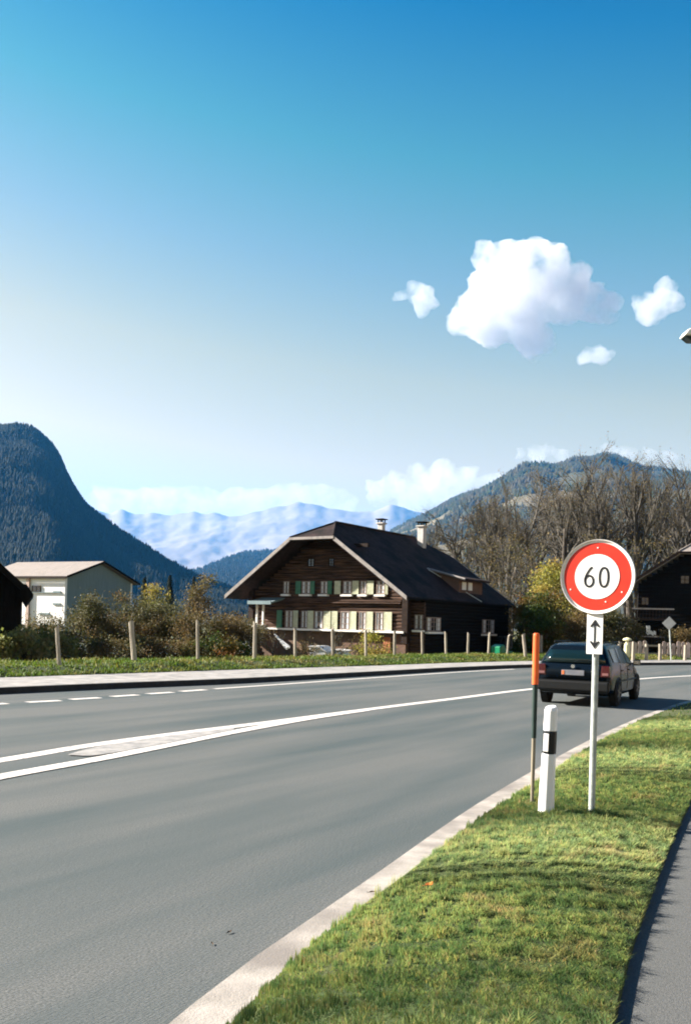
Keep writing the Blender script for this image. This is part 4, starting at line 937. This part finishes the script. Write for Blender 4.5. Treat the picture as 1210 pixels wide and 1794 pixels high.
def tree_proto(name, seed, H_, conf, bark, twig, leaves=None, trunk_r=None, trunk_frac=.5, label='', cat='tree', group=None):
    rg = random.Random(seed); out = [MB(), MB()]; tips = []
    for d0, fr in conf.get('stems', [(Vector((rg.uniform(-.05, .05), rg.uniform(-.05, .05), 1)), 1.0)]):
        grow(rg, out, Vector((0, 0, -.1)), d0.normalized(), H_*trunk_frac*fr, trunk_r or H_*.018, 0, conf, tips)
    e = empty(name, (0, 0, 0), 0, label, cat, group)
    out[0].build('trunk', bark, e, smooth=True, recalc=False)
    br = out[1].build('branches', twig, e, recalc=False)
    if leaves:
        n, spread, size, m = leaves; foliage(rg, tips, n, spread, size).build('foliage', m, e, recalc=False)
    return e
tall = dict(levels=4, kids=(9, 7, 6, 5), start=(.42, .2, .15, .1), ang=(22, 48), len=(.62, .55, .52, .5), wob=.12, up=.22)
slim = dict(levels=4, kids=(10, 5, 4, 4), start=(.22, .2, .15, .1), ang=(25, 45), len=(.36, .5, .5, .5), wob=.08, up=.16)
orch = dict(levels=4, kids=(8, 6, 6, 5), start=(.45, .15, .1, .1), ang=(35, 75), len=(1.15, .55, .5, .45), wob=.22, up=.06)
wide = dict(tall, ang=(30, 60), wob=.18, up=.12, kids=(9, 7, 6, 5), start=(.35, .2, .15, .1)); ash = dict(tall, ang=(18, 38), wob=.08, up=.28, kids=(11, 6, 6, 5), start=(.5, .2, .1, .1), len=(.55, .5, .5, .5))
bare = [tree_proto('bare_tree', s, 14, cf_, M['bark'], M['twig'], (1100, .16, .05, M['leaf_brown']), trunk_r=.31, trunk_frac=.62) for s, cf_ in ((3, tall), (4, wide), (8, ash))]
thin = [tree_proto('bare_sapling', s, 8, slim, M['bark'], M['twig'], (500, .3, .07, M['leaf_brown']), trunk_r=.09, trunk_frac=.85) for s in (12, 15)]
protos = bare+thin
used = set()
def place(proto, loc, s, rz, label, group=None, name=None, sz=None, m_leaf=None):
    if proto.name in used: o = copy_tree(proto)
    else: o = proto; used.add(proto.name)
    o.location = loc; o.rotation_euler = (0, 0, rz); o.scale = (s, s, s if sz is None else sz)
    tag(o, label, None, group); o['category'] = proto.get('category', 'tree'); return o
def at(px, Y, z=-.42):
    a, c = ray(px, 1080); return Vector((a*Y, Y, z))
def hgt(px, py, Y): return P(px, py, Y).z + .42
G1 = 'tall bare trees behind the farmhouse and sign'
tb = [(772, 92, 925, 'small bare tree rising just above the right end of the farmhouse ridge'), (805, 72, 893, 'bare tree close behind the farmhouse roof slope'), (848, 80, 868, 'bare tree over the low end of the farmhouse roof'),
      (893, 76, 850, 'broad bare tree between the farmhouse and the yellow tree'), (938, 84, 838, 'bare tree directly above the green and orange bush'), (985, 88, 832, 'bare tree just left of the round sign top'),
      (1032, 84, 815, 'bare tree rising straight above the round sign'), (1078, 90, 797, 'tallest bare tree, above the right rim of the round sign'), (1122, 86, 800, 'bare tree left of the peak of the right house roof'),
      (1163, 94, 815, 'bare tree above the left roof slope of the right house'), (1204, 98, 832, 'bare tree behind the ridge of the right house, at the frame edge')]
for i, (px, Y, py, lab) in enumerate(tb):
    h = hgt(px, py, Y)/14*1.13; place(bare[i % 3], at(px, Y), h, i*1.9, lab, G1)
tb2 = [(820, 100, 872, 'bare tree in the farther row, left of the broad one'), (868, 104, 848, 'farther bare tree filling the gap left of the broad one'), (918, 100, 832, 'farther bare tree right of the broad one'), (962, 106, 822, 'farther bare tree at the left shoulder of the summit'),
      (1008, 108, 812, 'farther bare tree left of the summit'), (1056, 106, 800, 'farther bare tree at the summit, over the sign'), (1100, 110, 800, 'farther bare tree right of the summit'), (1143, 108, 806, 'farther bare tree above the dark slope of the right house'), (1185, 112, 818, 'farther bare tree near the frame edge')]
for i, (px, Y, py, lab) in enumerate(tb2):
    place(bare[(i+1) % 3], at(px, Y), hgt(px, py, Y)/14*1.13, i*1.3+.6, lab, 'second row of tall bare trees')
G2 = 'thin saplings in the thicket beside the farmhouse'
sp = [(815, 66, 990, 'sapling hugging the farmhouse eave line, lowest of the thicket'), (838, 68, 960, 'sapling above the right slope of the farmhouse roof'), (860, 66, 985, 'sapling behind the low corner of the farmhouse roof'),
      (880, 64, 975, 'sapling directly right of the farmhouse eave tip'), (897, 67, 955, 'tall sapling left of the green and orange bush'), (915, 70, 945, 'sapling behind the green and orange bush'),
      (873, 70, 950, 'taller sapling behind the farmhouse eave tip'), (850, 74, 940, 'sapling farther back in the thicket, above the dormer side'), (935, 72, 950, 'sapling between the bush and the yellow tree'),
      (1010, 74, 940, 'sapling seen just left above the sign rim'), (1095, 74, 945, 'sapling seen right of the sign rim'), (1125, 76, 950, 'sapling beside the left roof slope of the right house')]
for i, (px, Y, py, lab) in enumerate(sp):
    place(thin[i % 2], at(px, Y), hgt(px, py, Y)/8*1.05, i*2.3, lab, G2)

# orchard trees on the left
for s, (px, Y, py, mleaf, nl, lab) in enumerate([(165, 44, 1008, 'leaf_olive', 11000, 'dense grey-olive fruit tree before the white house gable'), (232, 47, 1012, 'leaf_olive', 9000, 'dark twiggy fruit tree behind the thick pale fence post'),
        (290, 46, 1026, 'leaf_olive', 6500, 'thinner fruit tree between the two dark conifers and the road'), (352, 45, 1014, 'leaf_brown', 6500, 'fruit tree with rusty brown leaves behind the thin grey post'),
        (398, 49, 1035, 'leaf_olive', 6000, 'fruit tree partly covering the left eave of the farmhouse'), (430, 46, 1046, 'leaf_brown', 2600, 'twiggy fruit tree before the farmhouse porch')]):
    h = hgt(px, py, Y); t = tree_proto('fruit_tree', 40+s, h, orch, M['bark'], M['darktwig'], (nl, .22, .055, M[mleaf]), trunk_r=.11, trunk_frac=.42, label=lab, cat='tree', group='fruit trees in the garden')
    t.location = at(px, Y); t.rotation_euler = (0, 0, s*1.3)
sap = dict(levels=3, kids=(7, 5, 4), start=(.3, .2, .1), ang=(30, 60), len=(.7, .5, .5), wob=.15, up=.1)
t = tree_proto('bare_shrub', 60, 2.3, sap, M['bark'], M['darktwig'], None, trunk_r=.05, trunk_frac=.7, label='small bare sapling before the white wall blocks of the farmhouse', cat='tree'); t.location = at(588, 43)
t = tree_proto('bare_shrub', 61, 2.0, sap, M['bark'], M['darktwig'], None, trunk_r=.04, trunk_frac=.7, label='bare twiggy shrub beside the leaning plank', cat='shrub'); t.location = at(478, 44)
for k_, (px, Y, h, lab) in enumerate([(535, 44.5, 1.5, 'tangled bare shrub before the farmhouse, between two posts under the lit shutters'), (618, 44, 1.7, 'bare twiggy shrub left of the thin yellowish bush'), (676, 44.5, 1.3, 'low bare shrub before the orange cellar door')]):
    t = tree_proto('bare_shrub', 62+k_, h, orch, M['bark'], M['darktwig'], (350, .15, .045, M['leaf_brown']), trunk_r=.035, trunk_frac=.5, label=lab, cat='shrub'); t.location = at(px, Y)
t = tree_proto('rusty_tree', 66, 5.6, slim, M['bark'], M['twig'], (2200, .3, .08, M['leaf_brown']), trunk_r=.1, trunk_frac=.8, label='slender rusty brown tree farther back, left of the farmhouse eave', cat='tree'); t.location = at(345, 66)
t = tree_proto('rusty_tree', 67, 4.6, slim, M['bark'], M['twig'], (1800, .3, .08, M['leaf_yellow']), trunk_r=.1, trunk_frac=.8, label='small yellowing tree left of the taller dark conifer', cat='tree'); t.location = at(268, 64)

bush = dict(levels=2, kids=(9, 6), start=(.05, .1), ang=(25, 65), len=(.9, .6), wob=.2, up=.05)
def shrub(name, seed, px, Y, w, h, n, size, m, lab, cat='shrub', z=-.42, blobs=26, stems=True):
    rg = random.Random(seed); e = empty(name, at(px, Y, z), 0, lab, cat)
    cs = []
    for k in range(blobs):
        a = rg.uniform(0, 2*math.pi); u = rg.random()**.5; zz = rg.random()
        rr_ = w*.5*(1-.55*max(0, zz-.35)**1.2)*rg.uniform(.75, 1.1); cs.append(Vector((rr_*u*math.cos(a), rr_*u*math.sin(a), h*(.12+.83*zz*(1-.25*u)))))
    foliage(rg, cs, n, w*.085, size).build('foliage', m, e, recalc=False)
    mb = MB()
    for c in cs: mb.tube([(0, 0, 0), tuple(c*.5+Vector((0, 0, -.05*h))), tuple(c)], [.04, .025, .01], 4, cap=False)
    mb.build('stems', M['darktwig'], e, recalc=False); return e
shrub('yellow_tree', 71, 972, 60, 4.2, hgt(972, 948, 60), 11000, .085, M['leaf_yellow'], 'yellow-green small tree showing left of the round sign', 'tree', blobs=60)
shrub('autumn_bush', 72, 938, 54, 3.3, hgt(938, 1012, 54), 11000, .075, M['leaf_green'], 'dense green bush with orange top above the car', 'bush', blobs=60)
shrub('autumn_bush', 77, 922, 56, 1.9, hgt(922, 1028, 56), 3500, .07, M['leaf_brown'], 'rusty orange bush along the left flank of the green bush', 'bush')
shrub('brown_bush', 73, 1020, 56, 3.6, hgt(1020, 1040, 56), 9000, .075, M['leaf_brown'], 'brown-leaved bush behind the arrow plate', 'bush', blobs=46)
shrub('brown_bush', 74, 1075, 58, 3.4, hgt(1080, 1060, 58), 7000, .075, M['leaf_olive'], 'dark olive bush between the sign post and the balcony house', 'bush', blobs=40)
shrub('olive_bush', 78, 1112, 60, 2.0, hgt(1112, 1085, 60), 3000, .07, M['leaf_olive'], 'small olive bush at the left corner of the balcony house', 'bush')
shrub('olive_bush', 79, 1192, 57, 3.0, hgt(1192, 1092, 57), 5000, .07, M['leaf_brown'], 'brown bush before the right house, right of the diamond sign', 'bush')
shrub('pale_bush', 75, 655, 43, 1.9, 1.9, 1500, .06, M['leaf_yellow'], 'thin yellowish bush below the right lit shutters of the farmhouse', 'bush')
shrub('pale_bush', 80, 1042, 52, 2.6, 1.35, 2500, .06, M['leaf_yellow'], 'low yellow shrub just above the roof of the car', 'shrub')
shrub('pale_bush', 81, 908, 56, 1.6, 1.1, 1400, .06, M['leaf_yellow'], 'low yellow-green shrub right of the green mower', 'shrub')
for i, (px, Y, w, h, m, lab) in enumerate([(12, 33, 2.2, 1.7, 'reed', 'pale grassy shrub under the eave of the black barn'), (45, 35, 2.2, 1.5, 'reed', 'tufted pale green shrub between the barn and the leftmost post'), (80, 37, 2.6, 1.6, 'reed', 'yellow-green shrub left beside the leftmost fence post'),
        (120, 40, 2.2, 1.35, 'leaf_olive', 'dark low shrub right beside the leftmost fence post'), (190, 41, 3.0, 1.1, 'leaf_olive', 'low dark shrub under the first fruit tree'), (262, 43, 3.2, 1.2, 'leaf_olive', 'low shrub right of the thick pale post'),
        (325, 43, 2.6, 1.2, 'leaf_brown', 'low brownish shrub left of the thin grey post'), (380, 43, 2.8, 1.4, 'leaf_green', 'dark green shrub right of the thin grey post'), (418, 44, 1.6, 1.2, 'leaf_green', 'small dark shrub left of the white stair cheek'), (75, 62, 5.5, 1.9, 'leaf_olive', 'dark hedge below the white house wall')]):
    shrub('low_shrub' if w < 5 else 'hedge', 90+i, px, Y, w, h, int(1300*w), .055 if m != 'reed' else .08, M[m], lab, 'shrub' if w < 5 else 'hedge', blobs=24)
def conifer(name, seed, px, Y, h, w, lab):
    rg = random.Random(seed); e = empty(name, at(px, Y), 0, lab, 'tree'); mb = MB(); cols = []
    for k in range(2600):
        t = rg.random()**.8; a = rg.uniform(0, 6.283); lay = math.floor(t*14)/14; rr_ = w/2*(1-t)*(.55+.45*rg.random())*(1-.35*((t*14) % 1))
        p = Vector((rr_*math.cos(a), rr_*math.sin(a), h*(.06+.94*t))); u = Vector((math.cos(a), math.sin(a), -.35))*.22; v = Vector((-math.sin(a), math.cos(a), 0))*.09
        mb.add([p-u*.6-v, p+u, p-u*.6+v], [(0, 1, 2)]); b = rg.uniform(.6, 1.3); cols += [(b, b, b, 1)]*3
    mb.c = cols; mb.build('foliage', M['needle'], e, recalc=False)
    mb = MB(); mb.tube([(0, 0, 0), (0, 0, h*.95)], [.16, .02], 6); mb.build('trunk', M['bark'], e)
conifer('spruce_tree', 1, 296, 96, hgt(296, 1008, 96), 3.2, 'taller dark spruce right of the white house, against the hill')
conifer('spruce_tree', 2, 252, 98, hgt(252, 1012, 98), 3.6, 'shorter broad dark spruce just right of the white house gable')
conifer('spruce_tree', 4, 338, 120, hgt(338, 1010, 120), 4.5, 'dark spruce in the gap where the two hills meet')

# low pale walls seen through the orchard
for px, w, Y, lab in ((165, 3.2, 52, 'low pale garden wall seen under the leftmost fruit tree'), (290, 5.0, 53, 'low pale wall seen under the thinner fruit trees')):
    t = empty('low_wall', at(px, Y), R(-12), lab, 'wall'); mb = MB(); mb.box((0, 0, .28), (w, .3, .56)); mb.build('wall_body', M['plaster'], t); mb = MB(); mb.box((0, 0, .60), (w+.1, .42, .08)); mb.build('coping', M['stone'], t)

# ------------------------------------------------------------------ mountains
def hill(name, prof, D0, D, D1, m, amp, fs, rough, nx=220, ny=60, steep=1.0, seed=0):
    xs = [p[0] for p in prof]; ys = [p[1] for p in prof]
    px = np.linspace(xs[0], xs[-1], nx); py = np.interp(px, xs, ys)
    py = np.convolve(np.pad(py, 3, mode='edge'), np.ones(3)/3, 'same')[3:-3]
    V = []; kk = 81 if name == 'far_range' else 1
    pys = np.convolve(np.pad(py, kk//2, mode='edge'), np.ones(kk)/kk, 'valid')
    for j in range(ny+1):
        t = j/ny
        if t <= .62: u = t/.62; Y = D0 + (D-D0)*u; s = (u**steep)
        else: u = (t-.62)/.38; Y = D + (D1-D)*u; s = (1-u)**1.3
        for i in range(nx):
            a, c = ray(px[i], py[i]*s**4 + pys[i]*(1-s**4)); zt = c*D + EYE; x = a*Y
            nz = mnoise.fractal(Vector((x*fs, Y*fs, seed)), .8, 2.1, 6)
            rid = 1-abs(mnoise.noise(Vector((x*fs*1.7+5, Y*fs*.6, seed+3))))*2
            w = math.sin(math.pi*min(1, s))**.8 if s < 1 else 0
            z = zt*s + amp*w*(nz*.8+rid*.5) + rough*mnoise.fractal(Vector((x*fs*9, Y*fs*9, seed)), .8, 2.0, 3)*(s > .05)
            V.append((x, Y, max(-1.3, z-.6)))
    F_ = [(j*nx+i, j*nx+i+1, (j+1)*nx+i+1, (j+1)*nx+i) for j in range(ny) for i in range(nx-1)]
    me = bpy.data.meshes.new(name); me.from_pydata(V, [], F_); me.materials.append(m); me.polygons.foreach_set('use_smooth', [True]*len(F_))
    o = bpy.data.objects.new(name, me); S.collection.objects.link(o); tag(o, kind='structure'); return o, np.array(V).reshape(ny+1, nx, 3)
def forest(name, grid, n, hh, m, seed, j0=0, j1=None, cond=None, wr=.3):
    rg = np.random.RandomState(seed); ny, nx = grid.shape[0]-1, grid.shape[1]-1; j1 = j1 or ny
    J = rg.uniform(j0, j1, n); I = rg.uniform(0, nx, n); j = J.astype(int).clip(0, ny-1); i = I.astype(int).clip(0, nx-1); fj = (J-j)[:, None]; fi = (I-i)[:, None]
    p = (grid[j, i]*(1-fj)*(1-fi) + grid[j+1, i]*fj*(1-fi) + grid[j, i+1]*(1-fj)*fi + grid[j+1, i+1]*fj*fi)
    keep = p[:, 2] > 0
    if cond is not None: keep &= np.array([cond(q) for q in p])
    p = p[keep]; n = len(p); h = hh*(.6+.7*rg.rand(n)); r = h*wr*(.7+.6*rg.rand(n)); K = 6
    V = np.zeros((n, K+1, 3)); a0 = rg.rand(n)*6.28
    for k in range(K):
        V[:, k, 0] = p[:, 0]+r*np.cos(a0+k*2*np.pi/K); V[:, k, 1] = p[:, 1]+r*np.sin(a0+k*2*np.pi/K); V[:, k, 2] = p[:, 2]-h*.1
    V[:, K] = p; V[:, K, 2] += h
    idx = np.array([[k, (k+1) % K, K] for k in range(K)]).ravel(); L = (np.arange(n)[:, None]*(K+1)+idx[None]).ravel()
    me = bpy.data.meshes.new(name); me.vertices.add(n*(K+1)); me.vertices.foreach_set('co', V.ravel()); me.loops.add(len(L)); me.loops.foreach_set('vertex_index', L.astype(np.int32))
    me.polygons.add(n*K); me.polygons.foreach_set('loop_start', (np.arange(n*K)*3).astype(np.int32)); me.update(calc_edges=True)
    C = np.ones((n, K+1, 4)); C[:, :, :3] = (.6+.8*rg.rand(n))[:, None, None]; at_ = me.attributes.new('tint', 'FLOAT_COLOR', 'POINT'); at_.data.foreach_set('color', C.astype(np.float32).ravel())
    me.materials.append(m); o = bpy.data.objects.new(name, me); S.collection.objects.link(o); tag(o, kind='stuff'); return o
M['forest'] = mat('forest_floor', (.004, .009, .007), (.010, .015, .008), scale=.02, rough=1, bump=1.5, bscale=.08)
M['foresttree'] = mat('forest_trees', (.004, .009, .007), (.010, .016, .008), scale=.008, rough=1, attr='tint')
M['mixhill'] = mat('mixed_hill', (.06, .075, .035), (.13, .11, .065), scale=.006, rough=1, bump=2, bscale=.03, c3=(.22, .18, .11), scale3=.004, f3=(.5, .6))
M['mixtree'] = mat('hill_trees', (.035, .055, .025), (.09, .07, .035), scale=.01, rough=1, attr='tint')
M['rock'] = mat('far_rock', (.34, .285, .245), (.42, .36, .31), scale=.0022, detail=9, rough=1, bump=12, bscale=.004, c3=(.29, .25, .215), scale3=.0010)
left_prof = [(-900, 820), (-500, 775), (-300, 790), (-150, 760), (-60, 752), (-10, 744), (30, 745), (60, 754), (88, 775), (105, 800), (118, 835), (140, 870), (160, 895), (190, 922), (220, 945), (250, 965), (280, 985), (300, 998), (325, 1012), (350, 1025), (400, 1045), (450, 1085), (500, 1090)]
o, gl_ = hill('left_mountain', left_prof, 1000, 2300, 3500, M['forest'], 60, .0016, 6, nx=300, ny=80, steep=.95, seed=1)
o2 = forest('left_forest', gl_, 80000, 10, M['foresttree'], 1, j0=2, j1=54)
mid_prof = [(250, 1095), (290, 1040), (320, 1006), (345, 998), (370, 988), (400, 975), (430, 967), (470, 963), (520, 964), (600, 968), (680, 975), (760, 985), (850, 1000), (1000, 1020), (1200, 1050)]
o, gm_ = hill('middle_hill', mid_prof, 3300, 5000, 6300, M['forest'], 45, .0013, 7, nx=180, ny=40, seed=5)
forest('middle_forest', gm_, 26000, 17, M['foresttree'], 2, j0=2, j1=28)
right_prof = [(560, 1095), (640, 960), (690, 930), (735, 908), (770, 890), (800, 878), (835, 865), (870, 850), (895, 838), (912, 826), (940, 822), (975, 820), (1010, 808), (1040, 802), (1060, 797), (1085, 802), (1110, 812), (1140, 820), (1175, 823), (1210, 828), (1300, 835), (1500, 800), (1800, 850)]
o, gr_ = hill('right_hill', right_prof, 1500, 4600, 6200, M['mixhill'], 110, .0009, 9, nx=260, ny=70, steep=.95, seed=9)
forest('right_forest', gr_, 60000, 18, M['mixtree'], 3, j0=2, j1=48, cond=lambda q: mnoise.noise(Vector((q[0]*.0035, q[1]*.0035, 4))) > -.15, wr=.34)
far_prof = [(-400, 900), (-100, 880), (100, 905), (170, 893), (195, 896), (215, 892), (235, 899), (262, 896), (285, 903), (315, 899), (335, 895), (352, 900), (385, 899), (400, 907), (430, 898), (455, 894), (480, 889), (505, 882), (524, 876), (545, 880), (575, 890), (610, 893), (640, 897), (665, 890), (690, 883), (720, 892), (760, 905), (850, 920), (1000, 900), (1300, 880), (1700, 900)]
xs_ = np.arange(-400, 1700, 7.0); far_prof = [(float(x), float(np.interp(x, [p[0] for p in far_prof], [p[1] for p in far_prof])) + 5.0*mnoise.fractal(Vector((x*.03, 2, 7)), .7, 2.1, 5)) for x in xs_]
o, gf_ = hill('far_range', far_prof, 9000, 13000, 15500, M['rock'], 75, .00085, 9, nx=520, ny=130, steep=1.25, seed=13)

# ------------------------------------------------------------------ clouds and haze
def cloud_mat(name, dens, scale):
    m = bpy.data.materials.new(name); m.use_nodes = True; t = m.node_tree; t.nodes.clear(); n = t.nodes
    o = n.new('ShaderNodeOutputMaterial'); v = n.new('ShaderNodeVolumePrincipled'); v.inputs['Color'].default_value = (.86, .86, .88, 1); v.inputs['Anisotropy'].default_value = .35
    tc = n.new('ShaderNodeTexCoord'); ns = n.new('ShaderNodeTexNoise'); ns.inputs['Scale'].default_value = scale; ns.inputs['Detail'].default_value = 5; ns.inputs['Roughness'].default_value = .62
    t.links.new(tc.outputs['Object'], ns.inputs['Vector'])
    mr = n.new('ShaderNodeMapRange'); mr.inputs['From Min'].default_value = .36; mr.inputs['From Max'].default_value = .62; mr.inputs['To Max'].default_value = dens
    t.links.new(ns.outputs['Fac'], mr.inputs['Value']); t.links.new(mr.outputs[0], v.inputs['Density']); t.links.new(v.outputs[0], o.inputs['Volume']); return m
def cloud(balls, Y, m, lab, seed=0):
    # balls: (px, py, radius px): a lumpy shell round the union of spheres
    c = P(sum(b[0] for b in balls)/len(balls), sum(b[1] for b in balls)/len(balls), Y); rg = random.Random(seed)
    mbl = bpy.data.metaballs.new('cloud_shape'); mo = bpy.data.objects.new('cloud_shape', mbl); mbl.resolution = 16*Y/4100; mbl.threshold = .25
    S.collection.objects.link(mo)
    for px, py, r in balls:
        for k in range(5):
            a = rg.uniform(0, 6.28); q = P(px+r*.45*math.cos(a)*(k > 0), py+r*.45*math.sin(a)*(k > 0), Y) - c; q.y = rg.uniform(-.35, .35)*r/F*Y*(k > 0)
            el = mbl.elements.new(); el.co = q; el.radius = r/F*Y*(1.22 if k == 0 else rg.uniform(.6, .9))
    bpy.context.view_layer.update()
    me = bpy.data.meshes.new_from_object(mo.evaluated_get(bpy.context.evaluated_depsgraph_get())); bpy.data.objects.remove(mo)
    sc_ = Y/4100
    for v in me.vertices:
        n_ = v.co.normalized() if v.co.length else Vector((0, 0, 1)); f = mnoise.fractal(v.co/(90*sc_)+Vector((seed, 0, 0)), .9, 2.1, 4); v.co += n_*f*46*sc_
    me.materials.clear(); me.materials.append(m); o = bpy.data.objects.new('cloud', me); S.collection.objects.link(o); o.location = c
    tag(o, lab, 'cloud', 'fair weather clouds'); return o
def cm_(k, Y): return cloud_mat('cloud_vapour', k/Y, .009*4100/Y)
DA, DB = 6600, 20000
ca, cb, cc = cm_(75, DA), cm_(50, DA), cm_(42, DB)
cloud([(852, 452, 26), (858, 490, 38), (840, 545, 50), (905, 470, 46), (905, 535, 75), (955, 470, 50), (985, 520, 55), (930, 590, 38), (1000, 500, 42), (1028, 535, 34), (1050, 545, 26), (1068, 528, 22), (1040, 515, 22), (945, 445, 26), (805, 560, 28), (860, 590, 24), (955, 600, 22), (1050, 530, 20)], DA, ca, 'large white cloud in the blue sky above the sign', 1)
cloud([(715, 508, 17), (742, 520, 22), (700, 515, 14), (728, 524, 18), (735, 535, 15), (755, 528, 12)], DA+200, cb, 'small cloud left of the large one', 2)
cloud([(1165, 502, 20), (1168, 525, 26), (1140, 540, 26), (1150, 560, 18), (1112, 530, 14)], DA+200, cb, 'wispy white cloud right of the large one', 3)
cloud([(1028, 622, 14), (1048, 619, 17), (1068, 623, 12)], DA+200, cb, 'smallest flat cloud below the large one', 4)
cloud([(690, 848, 24), (730, 842, 28), (775, 838, 32), (820, 842, 28), (860, 850, 22), (720, 875, 30), (790, 875, 34), (670, 862, 24), (760, 865, 34), (650, 850, 12)], DB, cc, 'long white cloud bank above the left shoulder of the right hill', 5)
cloud([(910, 794, 12), (945, 792, 15), (966, 782, 14), (980, 797, 14)], DB, cc, 'small cloud low above the right hill, left of its summit', 6)
cloud([(1070, 790, 14), (1100, 788, 16), (1135, 794, 15), (1165, 800, 12)], DB, cc, 'flat pinkish cloud behind the summit of the right hill', 7)
cloud([(x, 880+4*math.sin(x), 30) for x in range(175, 600, 26)], DB, cm_(20, DB), 'pale cloud bank lying behind the far mountain crest', 8)

hb = MB(); hb.box((0, 7350, (1900-1.6)/2), (26000, 17300, 1900+1.6)); ho = hb.build('haze', M['field'])
hm = bpy.data.materials.new('haze_air'); hm.use_nodes = True; t = hm.node_tree; t.nodes.clear()
o_ = t.nodes.new('ShaderNodeOutputMaterial'); v_ = t.nodes.new('ShaderNodeVolumePrincipled'); v_.inputs['Color'].default_value = (.07, .42, 1, 1); v_.inputs['Density'].default_value = .00004; v_.inputs['Anisotropy'].default_value = .2
t.links.new(v_.outputs[0], o_.inputs['Volume']); ho.data.materials.clear(); ho.data.materials.append(hm); tag(ho, kind='stuff')
